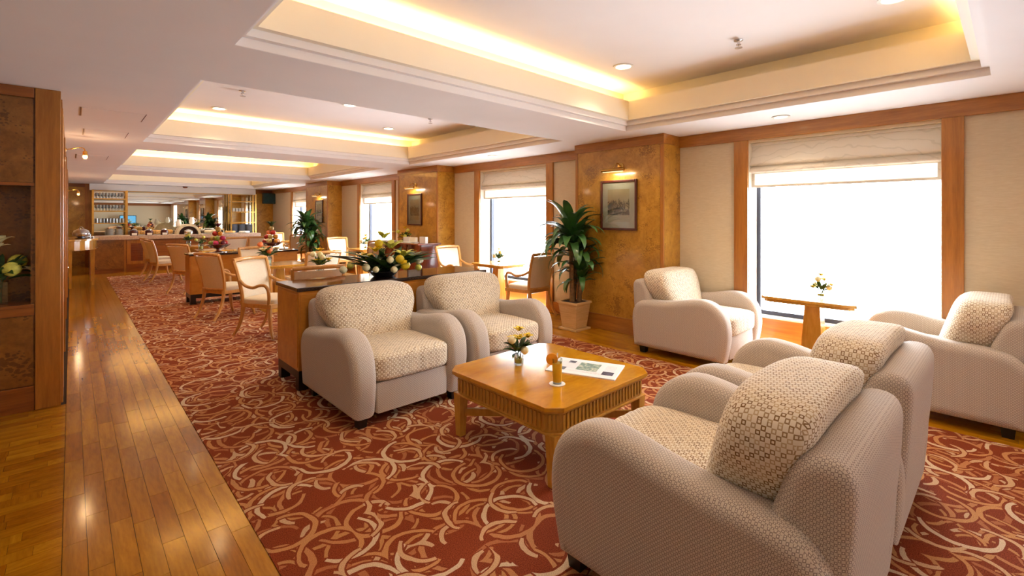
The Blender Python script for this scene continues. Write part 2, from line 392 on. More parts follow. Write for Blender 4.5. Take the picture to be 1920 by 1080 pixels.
    def build(s, name, mat, parent=None, smooth=None, uv=False, bevel=0.0, label=None, loc=None, rot=None):
        o = bpy.data.objects.new(name, s.mesh(name, mat, smooth, uv)); COL.objects.link(o)
        if parent is not None: o.parent = parent
        if bevel:
            b = o.modifiers.new('bevel', 'BEVEL'); b.width = bevel; b.segments = 2; b.limit_method = 'ANGLE'
        if label: o['label'] = label
        if loc: o.location = loc
        if rot: o.rotation_euler = rot
        return o
def inst(name, me, parent=None, loc=(0, 0, 0), rot=(0, 0, 0), scale=None):
    o = bpy.data.objects.new(name, me); COL.objects.link(o)
    if parent is not None: o.parent = parent
    o.location = loc; o.rotation_euler = rot
    if scale: o.scale = scale
    return o
def tag(o, label, cat, group=None):
    o['label'] = label; o['category'] = cat
    if group: o['group'] = group
    return o
def thing(name, label, cat, loc=(0, 0, 0), rz=0.0, group=None):
    o = bpy.data.objects.new(name, None); COL.objects.link(o); o.location = loc; o.rotation_euler = (0, 0, rz)
    o.empty_display_size = 0.1
    return tag(o, label, cat, group)
def struct(o):
    o['kind'] = 'structure'; return o
def dup(root, loc, rz, label, group=None):
    r = root.copy(); COL.objects.link(r); r.location = loc; r.rotation_euler = (0, 0, rz); r['label'] = label
    if group: r['group'] = group
    for ch in list(root.children):
        c = ch.copy(); COL.objects.link(c); c.parent = r
        for g in list(ch.children):
            d = g.copy(); COL.objects.link(d); d.parent = c
    return r
def spline(pts, n=6, closed=False):
    out = []; m = len(pts)
    P = [Vector(p) for p in pts]
    for i in range(m if closed else m - 1):
        a, b, c, d = (P[(i - 1) % m], P[i], P[(i + 1) % m], P[(i + 2) % m]) if closed else (P[max(i - 1, 0)], P[i], P[i + 1], P[min(i + 2, m - 1)])
        for k in range(n):
            t = k / n
            out.append(tuple(0.5 * ((2 * b) + (c - a) * t + (2 * a - 5 * b + 4 * c - d) * t * t + (3 * b - a - 3 * c + d) * t ** 3)))
    if not closed: out.append(tuple(P[-1]))
    return out
def heading(fx, fy): return math.atan2(fx, -fy)      # things are modelled facing -Y

# ================================================================== SETTING
# ---- floor: sub-floor with oak planks, carpet laid between
floor = struct(MB().box(XL, WX, YN, YB, -0.08, -0.012).build('floor', 'subfloor'))
PW, PL = 0.0835, 0.5
plank_me = MB().box(-PW / 2 + 0.0008, PW / 2 - 0.0008, -PL / 2 + 0.0008, PL / 2 - 0.0008, -0.012, 0.0).mesh('plank', 'plank')
cells = []
for c in range(8):
    x = 0.638 - PW * (c + 0.5)
    y = 1.2 - random.random() * PL
    ymax = 16.2
    while y < ymax - 0.05:
        l = min(PL, ymax - y); cells.append((x, y + l / 2, l)); y += l
XB = 0.638 - 8 * PW - .001
cross = []
yy = 0.8
while yy < WY - .02:
    w_ = min(PW, WY - yy); x = XB + random.random() * PL * .8
    x = XB - random.random() * .3
    cross.append((XB + (x - XB) / 2, yy + w_ / 2, XB - x, w_)) if XB - x > .05 else None
    if XB - x <= .05: x = XB
    for k in range(3): cross.append((x - PL / 2, yy + w_ / 2, PL, w_)); x -= PL
    yy += PW
rest = MB()
def visible(x, y):
    dx, dy = x * 0.729 - y * 0.684, x * 0.684 + y * 0.729
    return dy > 0.5 and -1.15 < dx / dy < 1.15 and dy > 1.6
near = [q for q in cells if visible(q[0], q[1])]; near = near[:]
near.sort(key=lambda q: q[0] ** 2 + q[1] ** 2)
keep = set(near[:245])
for q in cells:
    if q in keep:
        o = inst('plank', plank_me, floor, (q[0], q[1], 0), (0, 0, 0), (1, q[2] / PL, 1))
    else: rest.box(q[0] - PW / 2 + .0008, q[0] + PW / 2 - .0008, q[1] - q[2] / 2 + .0008, q[1] + q[2] / 2 - .0008, -0.012, 0)
nc = sorted([q for q in cross if visible(q[0], q[1])], key=lambda q: q[0] ** 2 + q[1] ** 2)[:50]
for q in cross:
    if q in nc: inst('plank', plank_me, floor, (q[0], q[1], 0), (0, 0, PI / 2), (q[3] / PW, q[2] / PL, 1))
    else: rest.box(q[0] - q[2] / 2 + .0008, q[0] + q[2] / 2 - .0008, q[1] - q[3] / 2 + .0008, q[1] + q[3] / 2 - .0008, -0.012, 0)
# window side strip, far strip, left rear zone
CX0, CX1, CY0, CY1 = 0.638, 4.47, YN + 0.8, 15.4
for c in range(13):
    x0 = CX1 + c * 0.085; y = YN - random.random() * 0.5
    while y < YB:
        rest.box(x0, min(WX, x0 + 0.0842), max(y, YN), min(YB, y + 0.499), -0.012, 0); y += 0.5
y = CY1
while y < 16.3:
    rest.box(CX0, CX1 - .001, y, y + 0.084, -0.012, 0); y += 0.085
rest.box(XL, CX0, YN, 0.69, -0.012, 0); rest.box(XL, XB - 1.81, 0.8, WY, -0.012, 0); rest.box(XL, XB, 0.69, .799, -.012, 0); rest.box(LX, CX0, 16.2, YB, -.012, 0)
o = rest.build('plank_field', 'plank_s', floor); o['kind'] = 'stuff'
tag(MB().box(CX0, CX1, CY0, CY1, -0.011, 0.005).build('carpet', 'carpet'), 'red fitted carpet with interlaced cream and peach rings between the wooden floor strips', 'carpet')

# ---- ceiling with four (plus one behind) stepped coffers
ceil = MB(); holes = [(-4.8, -1.0), (0.1, 3.1), (4.06, 7.92), (8.9, 13.05), (14.5, 18.5)]
HX0, HX1 = 0.69, 4.74
ceil.box(XL, HX0, YN, YB, H, H + 0.05); ceil.box(HX1, WX + 0.5, YN, YB, H, H + 0.05)
ys = [YN] + [v for h in holes for v in h] + [YB]
for a, b in zip(ys[0::2], ys[1::2]): ceil.box(HX0, HX1, a, b, H, H + 0.05)
ceil.box(XL, WX + 0.5, YN, YB, H + 0.62, H + 0.66)
ceiling = struct(ceil.build('ceiling', 'ceil'))
def ringbox(m, x0, x1, y0, y1, t, z0, z1):
    m.box(x0 - t, x0, y0 - t, y1 + t, z0, z1); m.box(x1, x1 + t, y0 - t, y1 + t, z0, z1)
    m.box(x0, x1, y0 - t, y0, z0, z1); m.box(x0, x1, y1, y1 + t, z0, z1)
for (a, b) in holes:
    m = MB(); ringbox(m, HX0 + .004, HX1 - .004, a + .004, b - .004, 0.06, H + 0.0015, H + 0.0565); m.build('coffer_moulding', 'ceil', ceiling)
    m = MB(); ringbox(m, HX0 + 0.05, HX1 - 0.05, a + 0.05, b - 0.05, 0.10, H + 0.0565, H + 0.105); m.build('coffer_moulding', 'ceil', ceiling)
    m = MB(); ringbox(m, HX0 + 0.10, HX1 - 0.10, a + 0.10, b - 0.10, 0.04, H + 0.105, H + 0.32); m.build('coffer_fascia', 'cove', ceiling)
    m = MB(); ringbox(m, HX0 - 0.10, HX1 + 0.10, a - 0.10, b + 0.10, 0.03, H + 0.10, H + 0.47)
    ringbox(m, HX0 + 0.06, HX1 - 0.06, a + 0.06, b - 0.06, 0.16, H + 0.105, H + 0.12); m.build('cove_trough', 'cove', ceiling)
    m = MB(); m.box(HX0 - 0.13, HX1 + 0.13, a - 0.13, b + 0.13, H + 0.47, H + 0.50); m.build('coffer_ceiling', 'ceil', ceiling)
    for yy in (b + 0.03, a - 0.03):
        o = MB().box(HX0 + 0.1, HX1 - 0.1, yy - 0.015, yy + 0.015, H + 0.22, H + 0.25).build('cove_lamp', 'strip', ceiling)
for (x0, x1, y0, y1) in ((0.06, 0.54, 5.8, 6.3), (0.1, 0.5, 7.2, 7.75), (0.05, 0.45, 10.2, 10.9)):
    m = MB()
    for (p, q, r_, s_) in ((x0, x0 + 0.005, y0, y1), (x1 - 0.005, x1, y0, y1)): m.box(p, q, r_, s_, H - 0.002, H + 0.01)
    m.build('hatch_slot', 'hatch', ceiling)
    MB().box(x0 + 0.012, x1 - 0.012, y0 + 0.004, y1 - 0.004, H - 0.004, H + 0.01).build('access_hatch', 'ceil', ceiling)

# ---- window wall
wr = MB()
wins = sorted(WINS); ys = [YN] + [v for w in wins for v in w] + [YB]
for a, b in zip(ys[0::2], ys[1::2]): wr.box(WX, WX + 0.4, a, b, 0, H)
for a, b in wins: wr.box(WX, WX + 0.4, a, b, WZ1, H); wr.box(WX + 0.18, WX + 0.4, a, b, 0, WZ0)
wall_right = struct(wr.build('wall_right', 'linen'))
def part(name, mat, parent, *bx, bevel=0.0, **k):
    return MB().box(*bx).build(name, mat, parent, bevel=bevel, **k)
part('rail', 'oak_h', wall_right, WX - 0.03, WX, YN, YB, 2.36, H, bevel=0.004)
for a, b in wins:
    part('stile', 'oak_v', wall_right, WX - 0.032, WX + 0.001, a - 0.145, a, 0, 2.36, bevel=0.004)
    part('stile', 'oak_v', wall_right, WX - 0.032, WX + 0.001, b, b + 0.15, 0, 2.36, bevel=0.004)
    part('apron_panel', 'apron', wall_right, WX + 0.14, WX + 0.18, a, b, 0, WZ0)
    part('sill', 'plastic', wall_right, WX + 0.12, WX + 0.3, a, b, WZ0, WZ0 + 0.02)
seg = [(YN, wins[0][0] - .145)] + [(wins[i][1] + .15, wins[i + 1][0] - .145) for i in range(4)] + [(wins[4][1] + .15, YB)]
for a, b in seg: part('baseboard', 'oak_h', wall_right, WX - 0.025, WX, a, b, 0, 0.16, bevel=0.004)
for k, (a, b) in enumerate(WINS):
    fx = WX + 0.24
    m = MB(); t = 0.045
    m.box(fx, fx + 0.06, a - .06, a + .002, WZ0 + .02, WZ1); m.box(fx, fx + 0.06, b - t, b, WZ0 + .02, WZ1)
    m.box(fx, fx + 0.06, a, b - t, WZ0 + .02, WZ0 + .02 + t); m.box(fx, fx + 0.06, a, b - t, WZ1 - t, WZ1)
    w = struct(m.build('window_%d' % (k + 1), 'frame'))
    MB().box(fx + 0.028, fx + 0.032, a + .002, b - t, WZ0 + .02 + t, WZ1 - t).build('pane', 'pane', w)
    MB().box(WX + 0.001, fx, b - 0.004, b + 0.002, WZ0 + .02, WZ1).build('reveal', 'plastic', w)
    MB().box(WX + 0.001, fx, a - 0.002, a + 0.004, WZ0 + .02, WZ1).build('reveal', 'plastic', w)
# pilasters
PIL = [(2.86, 4.2), (7.62, 9.12), (12.98, 14.6)]
for k, (a, b) in enumerate(PIL):
    p = struct(MB().box(PX + 0.02, WX, a, b, 0, H).build('pilaster', 'burl'))
    part('burl_panel', 'burl', p, PX, PX + 0.02, a + 0.045, b - 0.045, 0.2, 2.38)
    part('corner_strip', 'oak_v', p, PX - 0.004, PX + 0.021, a - 0.004, a + 0.04, 0.2, 2.38, bevel=0.003)
    part('corner_strip', 'oak_v', p, PX - 0.004, PX + 0.021, b - 0.04, b + 0.004, 0.2, 2.38, bevel=0.003)
    m = MB().box(PX - 0.012, WX, a - 0.012, b + 0.012, 2.38, H); m.build('crown', 'oak_h', p, bevel=0.003)
    m = MB().box(PX - 0.015, WX, a - 0.015, b + 0.015, 0, 0.2); m.build('baseboard', 'oak_h', p, bevel=0.004)

# ---- left wall with niche (faces the camera) and corridor side
NX1 = -0.25
wl = MB()
wl.box(XL, LX - 0.006, WY + 0.28, WY + 0.36, 0, H); wl.box(XL, LX - 0.006, WY + 0.02, WY + 0.28, 1.745, H); wl.box(XL, LX - 0.006, WY + 0.02, WY + 0.28, 0, 0.80)
wl.box(NX1 + .02, LX - 0.006, WY + 0.02, WY + 0.28, 0.8, 1.745)
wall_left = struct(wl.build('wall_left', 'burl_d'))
part('post', 'oak_v', wall_left, NX1 + 0.045, LX, WY - 0.005, WY + 0.03, 0, H, bevel=0.004)
part('rail', 'oak_x', wall_left, XL, NX1 + 0.04, WY - 0.002, WY + 0.022, 2.42, H, bevel=0.003)
part('baseboard', 'oak_x', wall_left, XL, NX1 + 0.04, WY - 0.002, WY + 0.022, 0, 0.19, bevel=0.003)
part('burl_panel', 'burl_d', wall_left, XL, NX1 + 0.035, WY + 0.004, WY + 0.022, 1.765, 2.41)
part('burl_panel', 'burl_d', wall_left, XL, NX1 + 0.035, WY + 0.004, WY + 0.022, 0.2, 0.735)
part('niche_edge', 'oak_x', wall_left, XL, NX1 + 0.04, WY - 0.006, WY + 0.022, 1.74, 1.762)
part('niche_ledge', 'oak_x', wall_left, XL, NX1 + 0.04, WY - 0.02, WY + 0.28, 0.80, 0.825, bevel=0.003)
part('ledge_front', 'oak_x', wall_left, XL, NX1 + 0.04, WY - 0.008, WY + 0.022, 0.738, 0.80)
wc = MB().box(LX - 0.4, LX - 0.006, WY + 0.36, YB, 0, H)
wall_corridor = struct(wc.build('wall_corridor', 'oak_v'))
for y0, w in ((WY + 0.06, 0.05), (WY + 0.2, 0.09), (WY + 0.5, 0.06), (7.2, 0.12), (9.5, 0.12), (12.0, 0.12)):
    part('stile', 'oak_v', wall_corridor, LX - 0.006, LX + 0.012, y0, y0 + w, 0, H - 0.12, bevel=0.004)
part('rail', 'oak_h', wall_corridor, LX - 0.006, LX + 0.004, WY + 0.36, YB, H - 0.1, H)
tag(MB().box(LX - 0.006, LX + 0.008, 6.22, 6.30, 0.68, 0.80).build('light_switch', 'plastic', bevel=0.002), 'small white switch plate on the corridor side wall', 'switch')
# ---- far wall, near wall, outer left wall
struct(MB().box(LX - 0.4, WX + 0.4, YB, YB + 0.1, 0, H + 0.6).build('wall_back', 'burl'))
struct(MB().box(XL - 0.1, WX + 0.4, YN - 0.1, YN, 0, H + 0.6).build('wall_front', 'linen'))
struct(MB().box(XL - 0.1, XL, YN, WY + 0.4, 0, H + 0.6).build('wall_outer_left', 'linen'))
o = struct(MB().box(XL, WX, YN, YN + 0.03, 2.32, 2.5).build('trim_1', 'oak_x'))
# far wall cladding
wb = bpy.data.objects['wall_back']
part('burl_panel', 'burl', wb, 5.0, WX - 0.04, YB - 0.02, YB, 0.1, 2.36)
part('stile', 'oak_v', wb, 4.9, 5.02, YB - 0.03, YB, 0, 2.5)
part('rail', 'oak_x', wb, 4.9, WX, YB - 0.028, YB, 2.36, 2.5)
part('burl_panel', 'burl', wb, LX, 0.34, YB - 0.02, YB, 0.1, 2.4)
part('stile', 'oak_v', wb, 0.30, 0.45, YB - 0.03, YB, 0, 2.5)
part('rail', 'oak_x', wb, LX, 0.45, YB - 0.025, YB, 2.4, 2.5)
part('bulkhead', 'ceil', wb, 0.40, 4.93, YB - 0.20, YB, 2.31, 2.5)

# ================================================================== LOUNGE
def armchair(label, loc, rz, group):
    t = thing('armchair', label, 'armchair', loc, rz, group)
    prof = spline([(-.455, .07), (-.485, .22), (-.50, .36), (-.475, .51), (-.40, .61), (-.28, .662), (-.14, .655), (.02, .622), (.18, .600), (.34, .592), (.45, .57), (.52, .505), (.548, .40), (.545, .24), (.53, .07)], 4) + [(.53 - .08 * i, .07) for i in range(1, 12)]
    fl = 0.035
    for sg in (-1, 1):
        def warp(x, y, z, sg=sg): return (x + sg * fl * (z - 0.07), y, z)
        m = MB(); x0, x1 = (-.49, -.300) if sg < 0 else (.300, .49)
        m.soft(prof, x0, x1, 0.06, 5, warp); m.build('arm', 'fab', t, 60, True)
    m = MB(); m.soft([(-.455, .08), (-.46, .2), (-.455, .30), (.3, .30), (.3, .08)], -.31, .31, 0.02, 2); m.build('seat_base', 'fab', t, 50, True)
    m = MB(); m.soft(spline([(.25, .09), (.30, .36), (.34, .54), (.385, .68), (.41, .745), (.45, .788), (.50, .80), (.55, .788), (.576, .745), (.578, .68), (.570, .54), (.555, .36), (.54, .20), (.535, .09)], 2) + [(.48, .09), (.42, .09), (.36, .09), (.30, .09)], -.425, .425, 0.045, 4); m.build('back_frame', 'fab', t, 60, True)
    def w1(x, y, z):
        k = max(0, 1 - (x / .34) ** 2) * max(0, 1 - ((y + .02) / .42) ** 2)
        wr_ = 0.004 * sin(x * 70) * max(0, -y - .25) * 8
        return (x, y + wr_, z + (0.03 * k if z > 0 else 0))
    m = MB(); m.cushion((0, -.135, .395), (.675, .72, .20), 7.0, 18, w1); m.build('seat_cushion', 'fabc', t, 180, True)
    def w2(x, y, z):
        f = min(1, max(0, (z + .12) / .22)); f = f * f * (3 - 2 * f)
        x *= 1 + 0.25 * f
        y += 0.30 * z + 0.02 * (x / .4) ** 2 - 0.03 * (1 - (x / .4) ** 2) * (1 if y < 0 else 0)
        y += 0.05 * max(0, z) * (1 if y > 0 else 0)
        return (x, y, z)
    m = MB(); m.cushion((0, .26, .655), (.675, .28, .50), 5.5, 18, w2); m.build('back_cushion', 'fabc', t, 180, True)
    for sx in (-.40, .40):
        for sy in (-.40, .44):
            MB().prism([(sx - .03, sy - .03), (sx + .03, sy - .03), (sx + .03, sy + .03), (sx - .03, sy + .03)], 0.0, .08, 1.25, sx, sy).build('leg', 'black', t)
    return t
GA = 'matching upholstered lounge armchairs'
Z0 = 0.006
ac = armchair('cream patterned armchair backed against the wooden divider, left of the pair facing the coffee table', (1.90, 3.57, Z0), 0, GA)
dup(ac, (2.96, 3.57, Z0), 0, 'cream patterned armchair backed against the wooden divider, right of the pair behind the coffee table', GA)
dup(ac, (1.985, 0.87, Z0), PI, 'large foreground armchair nearest the camera, seen from behind its left arm', GA)
dup(ac, (3.05, 0.87, Z0), PI, 'armchair seen from behind, between the nearest armchair and the right edge of the picture', GA)
dup(ac, (5.055, 2.37, 0), 0, 'cream armchair in front of the burl pillar, left of the bright big window', GA)
dup(ac, (5.05, 0.46, 0), PI, 'armchair cut off by the right picture edge, under the cream wall panel', GA)

# ---- coffee table
ct = thing('coffee_table', 'square honey wood coffee table with cut corners and fluted frieze', 'coffee table', (2.37, 2.16, Z0))
def octo(h, c): return [(-h + c, -h), (h - c, -h), (h, -h + c), (h, h - c), (h - c, h), (-h + c, h), (-h, h - c), (-h, -h + c)]
MB().prism(octo(.50, .075), .432, .458).build('tabletop', 'ctable', ct, bevel=0.004)
MB().prism(octo(.485, .072), .418, .432).build('moulding', 'fwood', ct, bevel=0.004)
MB().prism(octo(.465, .068), .305, .418).build('apron', 'fwood', ct)
MB().prism(octo(.475, .07), .292, .306).build('moulding', 'fwood', ct, bevel=0.004)
fl_me = MB().soft([(-.001, -.042), (.006, -.042), (.006, .042), (-.001, .042)], -.0105, .0105, .004, 2).mesh('flute', 'fwood', 60)
fl_cells = []
for sd in range(4):
    a = sd * PI / 2
    for i in range(24):
        u = -.39 + .78 * i / 23
        px, py = (u * cos(a) + .466 * sin(a), u * sin(a) - .466 * cos(a))
        inst('flute', fl_me, ct, (px, py, .362), (0, 0, a + PI))
    q = .44; cx_, cy_ = (.432 * sin(a + PI / 4) * 1.414, -.432 * cos(a + PI / 4) * 1.414)
    for i in (-1, 0, 1):
        b = a + PI / 4; inst('flute', fl_me, ct, (cx_ + i * .022 * cos(b), cy_ + i * .022 * sin(b), .362), (0, 0, b + PI))
    lx, ly = .425 * (1 if sd in (0, 1) else -1), .425 * (1 if sd in (1, 2) else -1)
    MB().prism([(lx - .024, ly - .024), (lx + .024, ly - .024), (lx + .024, ly + .024), (lx - .024, ly + .024)], 0, .295, 1.5, lx, ly).build('leg', 'fwood', ct, bevel=0.003)
for a in (PI / 4, -PI / 4):
    m = MB().box(-.585, .585, -.012, .012, .135, .185); m.build('stretcher', 'fwood', ct, rot=(0, 0, a), bevel=0.003)
TZ = .458 + Z0

# ---- flowers helpers
def petal_flower(m, c, r, n=6, el=0.6, droop=0.9, w=0.45, az0=0.0):
    for i in range(n): m.leaf(r, r * w, droop, -0.12, 5, c, az0 + 2 * PI * i / n, el + 0.15 * (i % 2))
def rosebud(m, c, r):
    m.lathe([(r * .25, -r * .9), (r * .8, -r * .5), (r, 0), (r * .85, r * .45), (r * .55, r * .75), (r * .3, r * .8)], 10, c)
    m.lathe([(r * .75, r * .2), (r * .6, r * .75), (r * .2, r * .95)], 8, c)
def posy(label, loc, r=0.035, h=0.085, spread=0.09, seed=1, flower=('yellow', 'ivory'), group='small posies in glass vases', n=7, box=False):
    random.seed(seed)
    t = thing('flower_vase', label, 'flower vase', loc, 0, group)
    if box:
        m = MB(); m.box(-r, r, -r, r, 0, .012); ringbox(m, -r + .004, r - .004, -r + .004, r - .004, .004, .012, h); m.build('vase', 'glass', t)
    else:
        MB().lathe([(r * .85, 0), (r * .9, .004), (r, h), (r * .93, h), (r * .82, .012), (r * .5, .010)], 16, cap=True).build('vase', 'glass', t, 40)
    m = MB()
    for i in range(9):
        a = random.random() * 6.28; m.tube([(0.3 * r * cos(a), 0.3 * r * sin(a), .012), (r * .5 * cos(a + 1), r * .5 * sin(a + 1), h), (spread * .5 * cos(a), spread * .5 * sin(a), h + spread * .6)], .0025, 5)
    m.build('stem', 'leaf2', t, 60)
    MB().lathe([(r * .8, .014), (r * .84, h * .55)], 14).build('water', 'lime', t, 40) if not box else None
    for i in range(n):
        a = 2 * PI * i / n + random.random() * .6; q = spread * (.25 + .65 * random.random()) * (0 if i == 0 else 1)
        c = (q * cos(a), q * sin(a), h + spread * (1.35 if i == 0 else .25 + .9 * random.random()))
        m = MB()
        if i % 2 == 0: petal_flower(m, c, spread * .48, 7, .85, 1.3, .55, a); petal_flower(m, c, spread * .30, 5, 1.2, .8, .6, a + .4)
        else: rosebud(m, c, spread * .26)
        m.build('flower', flower[i % len(flower)], t, 60)
    lm = [MB().leaf(spread * .85, spread * .28, .8, .2, 5).mesh('leaf', 'leaf2', 60), MB().leaf(spread * .8, spread * .22, .4, .2, 5, el=.9).mesh('leaf', 'leaf2', 60)]
    for i in range(24):
        a = 2.4 * i; inst('leaf', lm[i % 2], t, (.2 * spread * cos(a), .2 * spread * sin(a), h + spread * (.05 + .3 * random.random())), (random.uniform(-.5, .5), random.uniform(-.5, .3), a))
    return t
posy('small glass vase of yellow and white flowers on the coffee table', (2.29, 2.37, TZ), .036, .075, .12, 3)
# ---- orange juice on a coaster
jx, jy = 2.195, 1.93
j = thing('juice_glass', 'tall glass of orange juice with orange slice and straw on the coffee table', 'drink', (jx, jy, TZ + .004))
MB().lathe([(.026, 0), (.027, .010), (.032, .155), (.0305, .155), (.0265, .014), (.01, .012)], 20).build('glass', 'glass', j, 40)
MB().lathe([(.0268, .012), (.0274, .013), (.0314, .127), (.0308, .128)], 20).build('juice', 'juice', j, 40)
m = MB(); sl = MB().lathe([(.002, -.004), (.034, -.004), (.037, -.003), (.037, .003), (.034, .004), (.002, .004)], 18)
sl.build('orange_slice', 'orange', j, 40, loc=(-.024, .022, .150), rot=(PI / 2, 0, -.85))
m.tube([(-.012, 0, .02), (.004, .004, .15), (.010, .006, .185)], .0035, 8).build('straw', 'china', j, 60)
tag(MB().lathe([(.048, 0), (.05, .002), (.05, .0035), (.048, .004)], 28, (jx, jy, TZ)).build('coaster', 'paper', smooth=40), 'round white paper coaster under the orange juice', 'coaster')
# ---- newspaper
def newsmat():
    m, nt, b = mk('newspaper_print', '#e8e8ea', 0.6)
    uv = coord(nt, 'Object')
    sx = nt.nodes.new('ShaderNodeSeparateXYZ'); put(nt, sx.inputs[0], uv)
    def rect(x0, x1, y0, y1):
        f = mt(nt, 'MULTIPLY', mt(nt, 'GREATER_THAN', sx.outputs[0], x0), mt(nt, 'LESS_THAN', sx.outputs[0], x1))
        g = mt(nt, 'MULTIPLY', mt(nt, 'GREATER_THAN', sx.outputs[1], y0), mt(nt, 'LESS_THAN', sx.outputs[1], y1))
        return mt(nt, 'MULTIPLY', f, g)
    c = C('#ecebee')
    lines = mt(nt, 'LESS_THAN', mt(nt, 'FRACT', mt(nt, 'MULTIPLY', sx.outputs[1], 120.0)), 0.4)
    gr = noise(nt, uv, 400.0, 1)
    txt = mt(nt, 'MULTIPLY', lines, mt(nt, 'GREATER_THAN', gr, 0.5))
    for r in ((-.20, -.06, -.06, .10), (.0, .1, -.11, -.07), (.13, .2, -.02, .10), (-.2, .2, -.11, -.075)):
        c = mix(nt, mt(nt, 'MULTIPLY', mt(nt, 'MULTIPLY', rect(*r), txt), .55), c, '#50505c')
    ph = noise(nt, uv, 30.0, 4, .7, 1.0)
    c = mix(nt, rect(-.055, .09, -.065, .10), c, ramp(nt, ph, [(.3, '#20343c'), (.5, '#7f9a90'), (.62, '#c8c8b8'), (.75, '#e6e0d0')]))
    c = mix(nt, rect(.13, .205, -.10, -.03), c, ramp(nt, ph, [(.45, '#1c1c34'), (.6, '#50506c')]))
    c = mix(nt, rect(-.19, -.12, -.10, -.04), c, ramp(nt, ph, [(.45, '#24242c'), (.7, '#80808c')]))
    c = mix(nt, rect(-.14, -.09, .06, .11), c, ramp(nt, ph, [(.45, '#20203c'), (.7, '#a0a0b0')]))
    nt.links.new(c, b.inputs['Base Color']); return m
MT['news'] = newsmat()
import math as _m
npap = MB().soft([(-.13, 0), (.13, 0), (.13, .006), (-.13, .006)], -.225, .225, .002, 1)
npap = MB().soft([(-.16, 0), (.16, 0), (.16, .007), (-.16, .007)], -.235, .235, .002, 1).build('newspaper', 'news', loc=(2.56, 1.995, TZ), rot=(0, 0, math.atan2(-.927, .375)))
tag(npap, 'folded newspaper with photographs lying on the coffee table', 'newspaper')

# ---- dividers (low wooden planters/consoles with dark tops)
def divider(label, x0, x1, y0, y1, zt=.885):
    t = thing('divider_cabinet', label, 'cabinet', ((x0 + x1) / 2, (y0 + y1) / 2, Z0))
    hx, hy = (x1 - x0) / 2, (y1 - y0) / 2
    MB().box(-hx, hx, -hy, hy, zt - .035, zt).build('top', 'darktop', t, bevel=0.006)
    MB().box(-hx + .015, hx - .015, -hy + .015, hy - .015, .17, zt - .035).build('body', 'divider', t, bevel=0.003)
    for s in (-1, 1):
        MB().box(-hx + .03, hx - .03, s * (hy - .013) - .004, s * (hy - .013) + .004, .2, zt - .06).build('front_panel', 'divider', t)
        MB().box(s * (hx - .013) - .004, s * (hx - .013) + .004, -hy + .03, hy - .03, .2, zt - .06).build('end_panel', 'divider', t)
    MB().box(-hx + .02, hx - .02, -hy + .02, hy - .02, .10, .17).build('plinth', 'black', t)
    for sx in (-1, 1):
        for sy in (-1, 1):
            cx_, cy_ = sx * (hx - .06), sy * (hy - .06)
            MB().box(cx_ - .04, cx_ + .04, cy_ - .04, cy_ + .04, 0, .10).build('foot', 'black', t)
    return t
DZ = .885 + Z0
divider('low honey wood cabinet with dark polished top behind the pair of armchairs', 1.40, 3.50, 4.16, 4.74)
divider('low honey wood cabinet with dark top carrying the fruit bowls', 1.45, 3.22, 9.50, 9.98, .86)
DZ2 = .86 + Z0

# ---- lily arrangement
random.seed(11)
fa = thing('flower_arrangement', 'long low arrangement of yellow lilies, roses and dark leaves on the cabinet', 'flowers', (2.34, 4.42, DZ))
MB().lathe([(.10, 0), (.13, .03), (.14, .05), (.05, .05)], 18).build('dish', 'black', fa, 40)
def blade(L, W, droop, el): return MB().leaf(L, W, droop, .12, 8, el=el).mesh('leaf', 'leaf2', 60)
bl = [blade(.50, .085, .35, .30), blade(.40, .10, .6, .55), blade(.30, .06, .5, .9), blade(.56, .10, .30, .22)]
for i in range(30):
    a = random.choice([0, PI]) + random.gauss(0, .45); k = random.choice([0, 1, 3])
    inst('leaf', bl[k], fa, (random.uniform(-.08, .08), random.uniform(-.06, .06), .03 + .05 * random.random()), (random.uniform(-.3, .3), random.uniform(-.25, -.02), a))
for i in range(16):
    inst('leaf', bl[2], fa, (random.uniform(-.2, .2), random.uniform(-.08, .08), .05), (random.uniform(-.3, .3), random.uniform(-.4, .2), random.random() * 6.28))
fern = MB()
for i in range(14):
    for s in (-1, 1): fern.leaf(.07 * (1 - i / 16), .012, .3, .1, 3, (0, 0, .02 * i), s * PI / 2, .35)
fern_me = fern.mesh('fern_frond', 'leaf2', 60)
for (x, y, z, rx, ry) in ((-.12, -.05, .05, .1, -.2), (-.08, .08, .06, -.3, -.1), (.14, .05, .05, .2, .5), (.05, .1, .06, -.2, .3)): inst('fern_frond', fern_me, fa, (x, y, z), (rx, ry, .3))
SF = 1.3
for (x, y, z, r, az) in ((.06, -.03, .22, .12, 0), (.02, .04, .30, .10, .5), (.20, -.02, .15, .10, 1), (-.10, -.04, .20, .08, 2), (.26, .03, .12, .08, 1.4), (-.17, 0, .15, .08, .7)):
    m = MB(); petal_flower(m, (x * 1.1, y, z * SF), r * 1.55, 6, .8, 1.3, .38, az); m.build('lily', 'lime' if r > .09 else 'yellow', fa, 60)
for (x, y, z, r, c) in ((.15, -.13, .09, .042, 'yellow'), (.0, -.12, .14, .030, 'ivory'), (.03, -.14, .06, .028, 'ivory'), (-.22, -.09, .09, .032, 'ivory'), (-.40, -.03, .08, .030, 'ivory'), (-.30, .05, .10, .028, 'lime'), (.10, -.12, .14, .036, 'yellow'), (-.06, -.02, .27, .034, 'yellow'), (.36, -.02, .10, .026, 'ivory'), (.42, .04, .10, .026, 'ivory'), (.30, -.12, .06, .028, 'lime'), (-.14, -.12, .07, .026, 'ivory')):
    m = MB(); rosebud(m, (x * 1.1, y * 1.1, z * 1.25), r * 1.3); m.build('rose', c, fa, 60)

